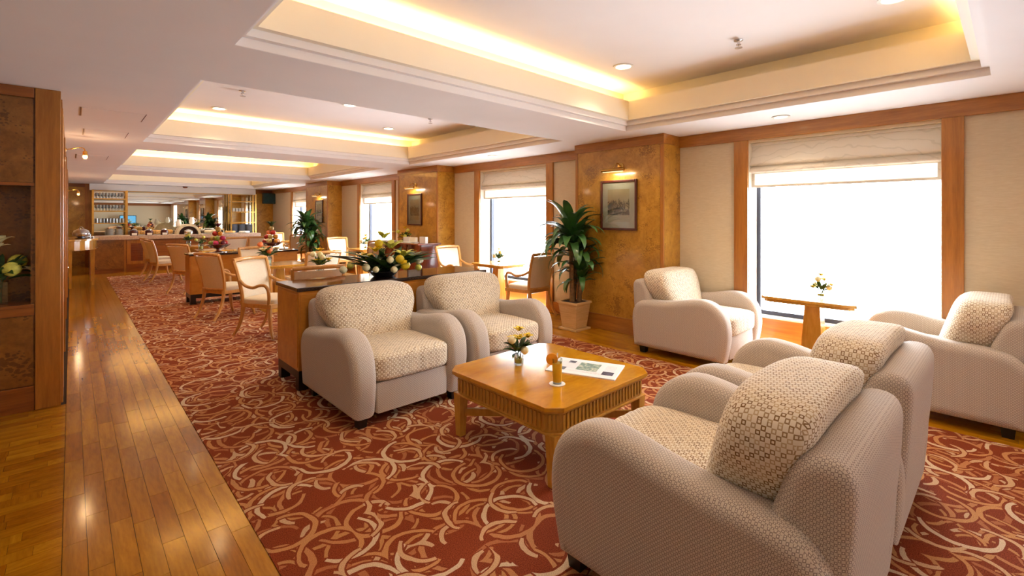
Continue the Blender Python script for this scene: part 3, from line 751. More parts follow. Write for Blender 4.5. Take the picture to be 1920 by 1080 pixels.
# ---- dining armchair
def dining_chair(label, loc, rz, group):
    t = thing('dining_chair', label, 'chair', loc, rz, group)
    w, d = .27, .25
    seatp = [(-w, -d), (w, -d), (w - .03, d - .02), (-w + .03, d - .02)]
    MB().prism(seatp, .37, .425).build('seat_frame', 'chairwood', t, bevel=0.008)
    m = MB(); m.cushion((0, -.005, .445), (.51, .48, .09), 5, 10); m.build('seat_cushion', 'cream', t, 180)
    for s in (-1, 1):
        m = MB(); m.tube(spline([(s * .235, -.205, .40), (s * .240, -.215, .25), (s * .243, -.235, .10), (s * .245, -.262, .007)], 3), [.027, .027, .026, .025, .024, .022, .021, .020, .018, .017], 6); m.build('leg', 'chairwood', t, 40)
        m = MB(); m.tube(spline([(s * .215, .205, .42), (s * .215, .225, .28), (s * .218, .28, .12), (s * .222, .36, .009)], 3), [.028, .027, .026, .025, .024, .022, .021, .020, .018, .017], 6); m.build('leg', 'chairwood', t, 40)
        m = MB(); m.tube(spline([(s * .225, .205, .38), (s * .235, .215, .55), (s * .250, .255, .75), (s * .262, .315, .945)], 4), .023, 6); m.build('back_post', 'chairwood', t, 40)
        m = MB(); m.tube(spline([(s * .243, .235, .70), (s * .268, .13, .645), (s * .285, .0, .625), (s * .288, -.10, .655), (s * .283, -.175, .655), (s * .272, -.215, .60), (s * .258, -.215, .50), (s * .250, -.205, .41)], 4), .020, 8); m.build('arm', 'chairwood', t, 60)
    def bk(u, v, off):   # concave back panel surface
        y = .215 + .11 * v ** 1.6 - .045 * (u * u - 1) * -1 * 0 + .05 * (1 - u * u) + off
        return (u * (.222 + .03 * v), y, .45 + .47 * v)
    nu, nv = 10, 8; vs = []; fs = []
    for off in (-.028, .012):
        for j in range(nv + 1):
            for i in range(nu + 1):
                e = min(1, 6 * min(i, nu - i) / nu, 6 * min(j, nv - j) / nv); e = math.sqrt(e)
                vs.append(bk(-1 + 2 * i / nu, j / nv, off * (.4 + .6 * e)))
    N = (nu + 1) * (nv + 1); q = nu + 1
    for j in range(nv):
        for i in range(nu):
            fs.append((j * q + i, j * q + i + 1, (j + 1) * q + i + 1, (j + 1) * q + i)); fs.append((N + j * q + i, N + (j + 1) * q + i, N + (j + 1) * q + i + 1, N + j * q + i + 1))
    for i in range(nu): fs.append((i, N + i, N + i + 1, i + 1)); k = nv * q + i; fs.append((k, k + 1, N + k + 1, N + k))
    for j in range(nv): k = j * q; fs.append((k, k + q, N + k + q, N + k)); k += nu; fs.append((k, N + k, N + k + q, k + q))
    MB().add(vs, fs).build('back_cushion', 'cream', t, 60)
    m = MB(); m.tube([(u * .266, .318 + .05 * (1 - u * u), .945 + .012 * (1 - u * u)) for u in [-1 + i / 5 for i in range(11)]], .024, 8); m.build('top_rail', 'chairwood', t, 60)
    m = MB(); m.tube([(u * .225, .212 + .05 * (1 - u * u), .44) for u in [-1 + i / 5 for i in range(11)]], .02, 6); m.build('lower_rail', 'chairwood', t, 60)
    return t
GD = 'cream upholstered dining armchairs'
dc = dining_chair('dining armchair with its cream front turned to the camera, just left of the near cabinet', (1.86, 6.50, Z0), heading(.52, -.855), GD)
for x, y, fx, fy, lab in (
    (1.97, 5.42, .08, 1, 'dining armchair whose top rail shows just above the near dark-topped cabinet'),
    (1.72, 8.10, .90, .38, 'dining armchair seen from its plain back, beside the corridor in front of the fruit cabinet'),
    (2.36, 8.72, .05, -1, 'dining armchair half hidden behind the cream-fronted chair, before the fruit cabinet'),
    (2.78, 7.50, -.1, 1, 'dining armchair behind the small flower vase, mostly hidden by nearer chairs'),
    (1.76, 11.15, .87, .5, 'dining armchair beyond the left end of the fruit cabinet, showing its back'),
    (1.60, 13.55, .985, .14, 'armless dining chair in side view, nearer of the two beside the corridor'),
    (1.62, 14.75, .985, .14, 'armless dining chair in side view, closest to the louvred bar door'),
    (3.05, 14.0, -.2, 1, 'dining armchair in front of the bar, behind the tall fruit bowl'),
    (3.72, 14.1, .1, 1, 'dining armchair in front of the bar below the stacked plates'),
    (5.10, 5.06, -.05, 1, 'dining armchair with its back towards the camera, behind the tall potted plant'),
    (5.06, 6.80, .05, -1, 'sunlit dining armchair right of the dark sideboard, facing the window table'),
    (5.04, 10.02, 0, 1, 'dining armchair left of the dark sideboard with its back to the camera'),
    (5.04, 11.68, .05, -1, 'sunlit dining armchair at the second farthest window, facing the camera'),
    (5.04, 15.1, 0, 1, 'dining armchair behind the farther potted plant, back to the camera'),
    (5.04, 16.75, .05, -1, 'sunlit dining armchair at the farthest window')):
    dc_ = dup(dc, (x, y, Z0 if x < 4.4 else 0), heading(fx, fy), lab, GD)
    if 'side view' in lab:
        for ch in list(dc_.children):
            if ch.name.startswith('arm'): bpy.data.objects.remove(ch)
# ---- tables
def pedestal_table(label, loc, hx, hy, z=.72, group=None, sq=True):
    t = thing('pedestal_table', label, 'table', loc, 0, group)
    def rect(a, b, c=.04): return [(-a + c, -b), (a - c, -b), (a, -b + c), (a, b - c), (a - c, b), (-a + c, b), (-a, b - c), (-a, -b + c)]
    MB().prism(rect(hx, hy), z - .028, z).build('tabletop', 'fwood', t, bevel=0.006)
    MB().prism(rect(hx - .02, hy - .02), z - .052, z - .028).build('moulding', 'fwood', t, bevel=0.004)
    MB().prism([(-.10, -.10), (.10, -.10), (.10, .10), (-.10, .10)], .05, z - .052, .62).build('column', 'fwood', t, bevel=0.004)
    MB().prism(rect(min(hx, .24), min(hy, .24), .03), 0, .05, .92).build('base', 'fwood', t, bevel=0.005)
    return t
GT = 'small honey wood pedestal tables'
pt = pedestal_table('pedestal table in front of the biggest window between two armchairs', (5.26, 1.32, 0), .29, .39, .72, GT)
dup(pt, (5.24, 5.92, 0), 0, 'pedestal table at the window behind the tall potted plant', GT)
dup(pt, (5.24, 10.85, 0), 0, 'pedestal table at the window left of the dark sideboard', GT)
dup(pt, (5.24, 15.9, 0), 0, 'pedestal table at the farthest window', GT)
pt2 = pedestal_table('pedestal table behind the near cabinet, holding a yellow posy', (2.35, 6.05, Z0), .36, .36, .74, GT)
dup(pt2, (2.45, 8.12, Z0), 0, 'pedestal table before the fruit cabinet, holding a pink and white posy', GT)
dup(pt2, (2.42, 12.6, Z0), 0, 'pedestal table beyond the fruit cabinet near the bar', GT)
dup(pt2, (2.30, 14.6, Z0), 0, 'pedestal table closest to the bar counter', GT)
posy('small posy in a glass on the table in front of the biggest window', (5.30, 1.27, .72), .035, .06, .11, 5)
posy('small posy on the window table behind the tall potted plant', (5.28, 5.95, .72), .035, .06, .12, 6)
posy('small posy on the window table left of the dark sideboard', (5.26, 10.85, .72), .045, .08, .17, 7)
posy('yellow posy in a glass tumbler behind the near dark-topped cabinet', (2.25, 5.88, .746), .05, .13, .15, 8)
posy('pale pink and white posy in a glass above the cream-fronted dining chair', (2.27, 8.08, .746), .06, .12, .18, 9, ('ivory', 'peach'))
posy('little white posy on the table beyond the fruit cabinet', (2.17, 12.75, .746), .055, .13, .14, 10, ('ivory', 'lime'))
posy('little white posy on the table nearest the bar', (2.20, 14.5, .746), .055, .13, .15, 12, ('ivory', 'lime'))

# ---- fruit bowls on the far cabinet
def bowl(label, loc):
    t = thing('fruit_bowl', label, 'bowl', loc, 0, 'footed fruit bowls')
    MB().lathe([(.09, 0), (.09, .012), (.03, .03), (.03, .06), (.12, .085), (.20, .14), (.19, .145), (.10, .10), (.02, .085)], 20).build('bowl', 'rose', t, 40)
    MB().lathe([(.135, -.004), (.14, .0), (.14, .006), (.135, .008)], 20).build('plate', 'steel', t, 40)
    return t
def fruits(cx, cy, z, kinds, who, grp, seed):
    random.seed(seed); k = 0
    for lv, (n, rr, zz) in enumerate(((6, .115, .165), (5, .085, .25), (3, .048, .332), (1, 0, .41))):
        for i in range(n):
            a = 2 * PI * i / n + lv * .5; r = random.uniform(.040, .048) if lv < 3 else .047
            kd = kinds[k % len(kinds)]; k += 1
            o = MB().lathe([(r * .15, -r * .95), (r * .7, -r * .7), (r, -.1 * r), (r * .85, r * .55), (r * .4, r * .92), (r * .1, r * .85)], 12).build('fruit', kd[0], None, 180)
            o.location = (cx + rr * cos(a), cy + rr * sin(a), z + zz); o.rotation_euler = (random.uniform(-.5, .5), random.uniform(-.5, .5), a)
            
            dirs = ('right', 'back right', 'back', 'back left', 'left', 'front left', 'front', 'front right')
            pos = 'topmost' if lv == 3 else ('bottom ring', 'middle ring', 'upper ring')[lv] + ' ' + dirs[int(round(((a - rad(-43)) % (2 * PI)) / (PI / 4))) % 8]
            tag(o, kd[1] + ', ' + pos + ', ' + who, 'fruit', grp)
bowl('dark footed fruit bowl at the left on the far cabinet', (1.92, 9.74, DZ2))
fruits(1.92, 9.74, DZ2, [('apple', 'red fruit'), ('mango', 'orange fruit'), ('pear', 'yellow-brown fruit'), ('lime_fruit', 'green fruit'), ('dragon', 'bright pink fruit'), ('plum', 'dark purple fruit')], 'left bowl on the far cabinet', 'fruit in the left bowl', 3)
bowl('dark footed fruit bowl at the right on the far cabinet', (2.80, 9.74, DZ2))
fruits(2.80, 9.74, DZ2, [('mango', 'yellow-orange fruit'), ('plum', 'dark purple fruit'), ('peach', 'orange-red fruit'), ('apple', 'deep red fruit'), ('pear', 'brownish green fruit')], 'right bowl on the far cabinet', 'fruit in the right bowl', 5)
crown = MB()
for i in range(9): crown.leaf(.10, .03, .5, .1, 4, (0, 0, 0), i * .7, .9)
for nm, x, sc in (('leafy_garnish', 1.92, 1.0), ('leafy_garnish', 2.80, 1.5)):
    o = inst(nm, crown.mesh('leafy_garnish', 'plum' if x < 2 else 'leaf2', 60), None, (x, 9.74, DZ2 + .45), (0, 0, .3), (sc, sc, sc))
    tag(o, 'spiky dark red leaf tuft on top of the left fruit pile' if x < 2 else 'green and dark leaf tuft on top of the right fruit pile', 'garnish')

# ================================================================== WINDOW SIDE
def blind(label, a, b, group):
    t = thing('roman_blind', label, 'blind', (WX + .06, (a + b) / 2, 0), 0, group)
    h = (b - a) / 2 - .003
    prof = spline([(.03, 2.325), (.02, 2.20), (-.035, 2.11), (-.03, 2.075), (.015, 2.07), (-.02, 2.04), (-.045, 2.015), (-.03, 1.995), (.01, 2.00), (.03, 1.985)], 4)
    vs = []; n = len(prof)
    for s in (-1, 1): vs += [(x, s * h, z) for x, z in prof]
    vs += [(x + .006, y, z) for x, y, z in vs]
    fs = [(i, i + 1, n + i + 1, n + i) for i in range(n - 1)] + [(2 * n + i, 3 * n + i, 3 * n + i + 1, 2 * n + i + 1) for i in range(n - 1)]
    MB().add(vs, fs).build('folded_cloth', 'blind', t, 60)
    MB().box(.028, .034, -h + .03, h - .03, 1.855, 2.0).build('sheer_band', 'sheer', t)
    MB().box(.026, .036, -h, -h + .03, 1.855, 2.0).build('side_hem', 'blind', t); MB().box(.026, .036, h - .03, h, 1.855, 2.0).build('side_hem', 'blind', t)
    MB().box(.022, .04, -h, h, 1.83, 1.855).build('bottom_bar', 'blind', t)
    MB().box(.0, .05, -h, h, 2.30, 2.328).build('headrail', 'plastic', t)
    return t
GB = 'folded cream roman blinds'
for (a, b), lab in zip(WINS[:4], ('wide folded roman blind with pale leaf pattern on the biggest window', 'folded roman blind on the window behind the tall potted plant', 'folded roman blind on the window left of the dark sideboard', 'folded roman blind on the farthest window')):
    blind(lab, a, b, GB)
# ---- etchings with picture lights
def etch(i):
    m, nt, b = mk('etching_print_%d' % i, '#d8c298', 0.7)
    v = coord(nt, 'Object'); sx = nt.nodes.new('ShaderNodeSeparateXYZ'); put(nt, sx.inputs[0], vm(nt, 'ADD', v, (0, i * .0, 0)))
    n1 = noise(nt, vm(nt, 'ADD', v, (i * 3.1, 0, 0)), 16.0, 5, .75, .8); n2 = noise(nt, v, 90.0, 3, .8, .6)
    # a dark wooded skyline between sky and path
    top = mt(nt, 'ADD', mt(nt, 'MULTIPLY', noise(nt, vm(nt, 'MULTIPLY', v, (0, 1, 0)), 22.0, 4, .8), .34), -.12)
    sky = mt(nt, 'LESS_THAN', sx.outputs[2], top); gr = mt(nt, 'GREATER_THAN', sx.outputs[2], -.13)
    body = mt(nt, 'MULTIPLY', mt(nt, 'MULTIPLY', sky, gr), mt(nt, 'GREATER_THAN', mt(nt, 'ADD', mt(nt, 'MULTIPLY', n1, .5), mt(nt, 'MULTIPLY', n2, .5)), .46))
    low = mt(nt, 'MULTIPLY', mt(nt, 'LESS_THAN', sx.outputs[2], -.13), mt(nt, 'GREATER_THAN', n2, .6))
    c = mix(nt, mt(nt, 'MULTIPLY', mt(nt, 'MAXIMUM', body, mt(nt, 'MULTIPLY', low, .5)), .85), ramp(nt, noise(nt, v, 3.0, 1), [(.3, '#d6b888'), (.7, '#e6d6b0')]), '#2c2620')
    nt.links.new(c, b.inputs['Base Color']); return m
for i, (yc, lab) in enumerate(((3.485, 'etching of trees and spires in a dark frame on the nearest burl pillar'), (8.43, 'framed etching on the burl pillar above the dark sideboard'), (13.55, 'framed etching on the farthest burl pillar'))):
    t = thing('framed_picture', lab, 'picture', (PX, yc, 1.65), 0, 'framed etchings on the burl pillars')
    hy, hz = .275, .325; m = MB()
    m.box(-.03, -.001, -hy, -hy + .03, -hz, hz); m.box(-.03, -.001, hy - .03, hy, -hz, hz); m.box(-.03, -.001, -hy + .03, hy - .03, -hz, -hz + .03); m.box(-.03, -.001, -hy + .03, hy - .03, hz - .03, hz)
    m.build('frame', 'pframe', t, bevel=0.006)
    MB().box(-.014, -.002, -hy + .03, hy - .03, -hz + .03, hz - .03).build('mount', 'mat', t)
    MT['etch%d' % i] = etch(i)
    MB().box(-.0155, -.0135, -.165, .165, -.215, .205).build('print', 'etch%d' % i, t)
    MB().box(-.0185, -.0175, -hy + .03, hy - .03, -hz + .03, hz - .03).build('glazing', 'glass', t)
    t = thing('picture_light', lab.replace('etching of trees and spires in a dark frame', 'brass picture lamp above the etching').replace('framed etching', 'brass picture lamp over the etching'), 'lamp', (PX, yc, 2.13), 0, 'brass picture lamps')
    MB().lathe([(.045, 0), (.045, .012), (.02, .02)], 16).build('wall_plate', 'brass', t, 40, rot=(0, -PI / 2, 0), loc=(0, -.03, .02))
    MB().tube(spline([(-.01, -.03, .02), (-.07, -.03, .05), (-.12, -.02, .03), (-.14, 0, -.03)], 4), .008, 8).build('arm', 'brass', t, 60)
    MB().tube([(-.14, -.17, -.035), (-.14, .17, -.035)], .02, 12).build('shade', 'brass', t, 60)
    MB().box(-.148, -.132, -.15, .15, -.062, -.05).build('tube_lamp', 'tubeglow', t)
    L = bpy.data.lights.new('picture_lamp', 'AREA'); L.shape = 'RECTANGLE'; L.size = .02; L.size_y = .3; L.energy = 1.4; L.color = (1, .85, .62)
    o = bpy.data.objects.new('picture_lamp', L); COL.objects.link(o); o.parent = t; o.location = (-.135, 0, -.066); o.rotation_euler = (0, -.45, 0)
# ---- dark sideboard at the middle pillar
sb = thing('sideboard', 'reddish dark wood sideboard with columns against the middle burl pillar', 'sideboard', (4.92, 8.25, 0))
MB().box(-.28, .24, -.78, .78, .97, 1.0).build('top', 'rose', sb, bevel=0.006)
MB().box(-.16, .22, -.70, .70, .08, .97).build('body', 'rose', sb)
MB().box(-.19, .23, -.73, .73, 0, .08).build('plinth', 'rose', sb)
for k in range(3): MB().box(-.172, -.158, -.66 + k * .45, -.66 + k * .45 + .42, .14, .82).build('door', 'rose', sb, bevel=0.004)
MB().box(-.18, -.158, -.70, .70, .855, .87).build('brass_line', 'brass', sb)
for y in (-.74, -.28, .28, .74): MB().lathe([(.04, 0), (.04, .05), (.025, .07), (.03, .5), (.024, .9), (.04, .93), (.04, .97)], 12, (-.24, y, 0)).build('column', 'rose', sb, 40)
posy('spiky green plant with yellow flowers on the dark sideboard', (4.95, 8.45, 1.0), .07, .05, .16, 21, ('yellow', 'lime'), None, 8)
for k, (y, w, h, lab) in enumerate(((7.62, .10, .12, 'small white stand card at the right end of the dark sideboard'), (7.98, .09, .10, 'small card box left of the white stand card on the sideboard'), (8.22, .08, .10, 'small dark-framed card beside the plant on the sideboard'))):
    m = MB(); m.box(-.03, .03, -w, w, 0, h); tag(m.build('stand_card', 'paper' if k != 1 else 'mat', bevel=.003, loc=(4.86, y, 1.0), rot=(0, 0, .1 * k)), lab, 'card')
for k, (y, lab) in enumerate(((8.8, 'flat stack of printed leaflets at the left end of the dark sideboard'), (8.0, 'open white brochure lying at the front edge of the sideboard'))):
    tag(MB().box(-.1, .1, -.16, .16, 0, .015).build('brochure', 'paper', loc=(4.78, y, 1.0), rot=(0, 0, .1)), lab, 'brochure')
# ---- dracaenas
def dracaena(label, loc, seed, s=1.0):
    random.seed(seed)
    t = thing('potted_plant', label, 'plant', loc, 0, 'tall potted plants')
    sq = lambda a: [(-a, -a), (a, -a), (a, a), (-a, a)]
    MB().prism(sq(.155), 0, .025).build('saucer', 'pot', t, bevel=.004)
    m = MB(); m.prism(sq(.115), .025, .36, 1.35); m.build('pot', 'pot', t, bevel=.006)
    m = MB(); ringbox(m, -.145, .145, -.145, .145, .02, .345, .375); m.build('pot_rim', 'pot', t, bevel=.004)
    MB().box(-.15, .15, -.15, .15, .352, .364).build('soil', 'soil', t)
    canes = [((-.02, .02), .86, -.03), ((.05, -.04), .40, .04), ((.04, .05), .70, .07)]
    lm = [MB().leaf(L, W, dr, .16, 8, el=el).mesh('leaf', 'leaf', 60) for L, W, dr, el in ((.50, .105, 1.7, .95), (.46, .095, 1.2, 1.1), (.44, .10, 2.2, .7), (.44, .105, .8, 1.3), (.42, .085, 2.0, .4))]
    for (cx_, cy_), hh, ln in canes:
        MB().tube([(cx_, cy_, .36), (cx_ + ln * .5, cy_, .36 + hh * .5), (cx_ + ln, cy_, .36 + hh)], [.035, .032, .028], 8).build('cane', 'trunk', t, 60)
        nl = 42 if hh > .8 else 30
        for i in range(nl):
            f = i / nl; k = random.choice([0, 1, 2, 4]) if f < .75 else random.choice([1, 3])
            sc = random.uniform(.85, 1.15) * (1.2 if hh > .5 else 1.0)
            inst('leaf', lm[k], t, (cx_ + ln, cy_, .36 + hh - .2 + .28 * f), (0, random.uniform(-.1, .1), i * 2.4 + random.random() * .5), (sc,) * 3)
    t.scale = (s, s, s)
    return t
dracaena('tall potted dracaena in a square woven planter beside the nearest burl pillar', (4.92, 4.02, 0), 4)
dracaena('farther tall potted plant in front of the last burl pillar', (4.645, 12.95, 0), 9, 1.0)

# ================================================================== CEILING FITTINGS
def downlight(label, x, y, z, r=.075, power=8, glow='lampglow'):
    t = thing('downlight', label, 'downlight', (x, y, z), 0, 'recessed ceiling downlights')
    MB().lathe([(r, 0), (r + .02, -.002), (r + .022, -.008), (r, -.010), (r - .004, -.002)], 24, cap=False).build('trim_ring', 'plastic', t, 60)
    MB().lathe([(r * .2, -.003), (r, -.003)], 24).build('lamp_face', glow, t)
    L = bpy.data.lights.new('downlight_lamp', 'SPOT'); L.energy = power; L.color = (1, .82, .58); L.spot_size = 2.2; L.spot_blend = .8; L.shadow_soft_size = .06
    o = bpy.data.objects.new('downlight_lamp', L); COL.objects.link(o); o.parent = t; o.location = (0, 0, -.03)
ZC = H + .47
for x, y, lab in ((4.03, .54, 'downlight in the nearest coffer at the top right'), (3.93, 2.60, 'downlight in the nearest coffer near its far right corner'),
                  (2.67, 5.96, 'middle downlight in the second coffer'), (1.46, 7.36, 'left downlight in the second coffer'), (3.85, 7.1, 'far right downlight in the second coffer'), (1.5, 2.2, 'downlight over the coffee table side of the nearest coffer')):
    downlight(lab, x, y, ZC, power=30)
for x, y, lab in ((5.16, 1.58, 'downlight in the ceiling edge above the biggest window'), (5.03, 5.83, 'downlight above the window behind the tall plant'), (5.13, 10.98, 'downlight above the window left of the sideboard'), (5.2, 16.4, 'downlight above the farthest window')):
    downlight(lab, x, y, H - .001, .06, 12)
for k, x in enumerate((1.6, 2.45, 3.2, 3.85)):
    downlight(('first', 'second', 'third', 'fourth')[k] + ' small downlight from the left along the bar bulkhead', x, YB - .5, H - .001, .05, 5, 'barglow')
for x, y, lab in ((1.6, 10.0, 'added fill downlight at the left of the third coffer'), (3.8, 10.0, 'added fill downlight at the right of the third coffer'), (1.6, 15.8, 'added fill downlight at the left of the farthest coffer'), (3.8, 15.8, 'added fill downlight at the right of the farthest coffer'), (2.7, 17.3, 'added fill downlight in the middle of the farthest coffer'), (1.8, -3.6, 'added left fill downlight of the coffer seen only in the bar mirror'), (3.6, -3.6, 'added right fill downlight of the coffer seen only in the bar mirror')):
    downlight(lab, x, y, ZC, power=40)  # added fill lamps, brightening the far end and the wall the mirror shows
def sprinkler(label, x, y, z):
    t = thing('sprinkler', label, 'sprinkler', (x, y, z), 0, 'ceiling sprinklers')
    MB().lathe([(.035, 0), (.035, -.006), (.012, -.01), (.012, -.03), (.02, -.034), (.02, -.04)], 14).build('body', 'steel', t, 40)
    MB().lathe([(.004, -.04), (.004, -.06), (.03, -.062), (.03, -.066)], 14).build('deflector', 'steel', t, 40)
for x, y, lab in ((4.05, 1.56, 'sprinkler head in the nearest coffer'), (1.46, 6.15, 'sprinkler head at the left of the second coffer'), (3.93, 5.98, 'sprinkler head at the right of the second coffer')): sprinkler(lab, x, y, ZC)
tag(MB().lathe([(.07, 0), (.07, -.03), (.05, -.05), (.02, -.055)], 16, (2.75, 18.75, H)).build('smoke_detector', 'rose', smooth=40), 'dark round detector on the ceiling in front of the bar mirror', 'detector')
# ---- corridor sconces
def sconce(label, x, y, z, s=1.0):
    t = thing('wall_sconce', label, 'lamp', (x, y, z), 0, 'brass corridor sconces')
    MB().lathe([(.03, 0), (.03, .01), (.015, .018)], 14).build('wall_plate', 'brass', t, 40, rot=(0, PI / 2, 0))
    MB().tube(spline([(0, 0, 0), (.06, 0, .012), (.12, 0, .035), (.17, 0, .03), (.185, 0, 0)], 4), .006, 8).build('arm', 'brass', t, 60)
    MB().lathe([(.012, .0), (.022, -.01), (.024, -.055), (.02, -.055)], 14, (.185, 0, 0)).build('shade', 'brass', t, 60)
    MB().lathe([(.008, -.045), (.022, -.06), (.024, -.08), (.012, -.1)], 14, (.185, 0, 0)).build('bulb', 'bulb', t, 60)
    L = bpy.data.lights.new('sconce_lamp', 'POINT'); L.energy = 2.5; L.color = (1, .7, .4); L.shadow_soft_size = .03
    o = bpy.data.objects.new('sconce_lamp', L); COL.objects.link(o); o.parent = t; o.location = (.185, 0, -.14)
sconce('brass gooseneck sconce with glowing bulb on the corridor wall', LX, 7.9, 2.32)
sconce('small farther brass sconce above the half-round serving table', LX, 15.5, 2.12)

# ================================================================== BAR
bar = thing('bar_counter', 'long wooden bar counter with pale stone top at the far end', 'bar counter', (0, 0, 0))
BY = 16.30
MB().box(.28, 4.36, BY - .06, BY + .85, .885, .985).build('countertop', 'stone', bar, bevel=.006)
MB().box(.34, 4.33, BY, BY + .75, .10, .885).build('body', 'oak_x', bar)
MB().box(.34, 4.33, BY + .02, BY + .7, 0, .10).build('plinth', 'oak_x', bar)
MB().box(.36, 1.03, BY - .012, BY, .12, .87).build('burl_panel', 'burl_d', bar)
MB().box(1.03, 1.07, BY - .025, BY, 0, .885).build('corner_post', 'oak_v', bar)
d = MB(); ringbox(d, 1.17, 1.45, BY - .02, BY - .02, 0, 0, 0) if False else None
m = MB(); m.box(1.09, 1.17, BY - .02, BY, .22, .86); m.box(1.43, 1.51, BY - .02, BY, .22, .86); m.box(1.17, 1.43, BY - .02, BY, .78, .86); m.box(1.17, 1.43, BY - .02, BY, .22, .30)
ld = m.build('louvre_door', 'oak_v', bar, bevel=.003)
for k in range(16): MB().box(1.17, 1.43, BY - .014, BY - .008, .305 + k * .03, .327 + k * .03).build('louvre_slat', 'rose', ld)
x = 1.58
while x < 4.2:
    m = MB(); x1 = x + .66
    m.box(x, x + .08, BY - .018, BY, .14, .86); m.box(x1 - .08, x1, BY - .018, BY, .14, .86); m.box(x + .08, x1 - .08, BY - .018, BY, .78, .86); m.box(x + .08, x1 - .08, BY - .018, BY, .14, .22)
    m.build('front_panel', 'oak_x', bar, bevel=.003); x += .68
bb = thing('back_counter', 'back counter with pale top under the bar mirror', 'counter', (0, 0, 0))
MB().box(.46, 4.9, 18.45, YB - .04, .86, .90).build('countertop', 'stone', bb, bevel=.004)
MB().box(.48, 4.88, 18.5, YB - .06, 0, .86).build('body', 'oak_x', bb)
mir = thing('bar_mirror', 'wide mirror wall behind the bar reflecting the lounge', 'mirror', (0, 0, 0))
MB().box(.47, 4.89, YB - .03, YB - .012, .905, 2.31).build('glass', 'mirror', mir)
MB().box(.47, 4.89, YB - .042, YB - .03, 2.285, 2.31).build('top_strip', 'brass', mir)
GY = 18.72
def gantry(label, x0, x1, n):
    t = thing('glass_shelving', label, 'shelf', (x0, GY, .90), 0, 'brass and glass bar shelves')
    w = x1 - x0
    for (px, py) in ((0, 0), (w, 0), (0, .36), (w, .36)): MB().box(px - .022, px + .022, py - .022, py + .022, 0, 1.408).build('post', 'brass', t)
    for z in (.39, .76, 1.13):
        s = MB().box(.023, w - .023, -.01, .37, z, z + .02).build('shelf', 'china', t)
        MB().box(.023, w - .023, -.018, -.011, z - .006, z + .024).build('edge', 'brass', s)
    return t
gantry('brass post shelving with rows of glasses at the left of the bar mirror', .47, 1.25, 0)
gantry('brass post shelving with cups and plate stacks at the right of the bar mirror', 4.08, 4.86, 1)
glass_me = [MB().lathe([(.03, 0), (.03, .004), (.005, .01), (.005, .07), (.03, .10), (.036, .14), (.03, .18), (.028, .18), (.034, .14), (.028, .104), (.002, .08)], 12).mesh('glass', 'barglass', 60),
            MB().lathe([(.032, 0), (.033, .14), (.031, .14), (.030, .01), (.01, .008)], 12).mesh('glass', 'barglass', 60)]
for r, z in enumerate((.41, .78, 1.15)):
    for k in range(18):
        row = k // 9; o = inst('wine_glass' if r else 'tumbler', glass_me[0 if r else 1], None, (.56 + (k % 9) * .075, GY + .08 + row * .15, .90 + z))
        od = ('leftmost', 'second from left', 'third from left', 'fourth from left', 'middle', 'fourth from right', 'third from right', 'second from right', 'rightmost')[k % 9] + (', front row' if row == 0 else ', back row')
        tag(o, ('clear tumbler, ', 'stemmed glass, ', 'stemmed glass, ')[r] + od + (', lowest shelf left of mirror', ', middle shelf left of mirror', ', top shelf left of mirror')[r], 'glass', ('tumblers on the lowest shelf', 'glasses on the middle shelf', 'glasses on the top shelf')[r])
def plates(label, x, y, z, r, h, mat, group):
    t = thing('plate_stack', label, 'plates', (x, y, z), 0, group)
    n = int(h / .022)
    me = MB().lathe([(r * .55, 0), (r * .95, .015), (r, .02), (r * .95, .021), (r * .5, .012)], 20).mesh('plate', mat, 50)
    for k in range(n): inst('plate', me, t, (0, 0, k * .022))
for x, l in ((.86, 'left'), (1.08, 'right')): plates('stack of white plates on the back counter, %s of two under the wine glasses' % l, x, GY + .1, .90, .10, .24, 'china', 'white plate stacks')
for x, l in ((4.20, 'left'), (4.44, 'middle'), (4.69, 'right')): plates('tall stack of blue-grey plates under the right bar shelf, %s of three' % l, x, GY + .12, .90, .115, .33, 'bluechina', 'blue-grey plate stacks')
for k in range(8):
    o = MB().lathe([(.03, 0), (.045, .06), (.042, .06), (.028, .008)], 12).build('cup', 'china', smooth=50, loc=(4.18 + (k % 4) * .095, GY + .08, .90 + .78 + .065 * (k // 4)))
    tag(o, 'white cup, ' + ('leftmost', 'second from left', 'second from right', 'rightmost')[k % 4] + (' of the lower row' if k < 4 else ' stacked on top') + ', middle shelf right of mirror', 'cup', 'white cups on the bar shelf')
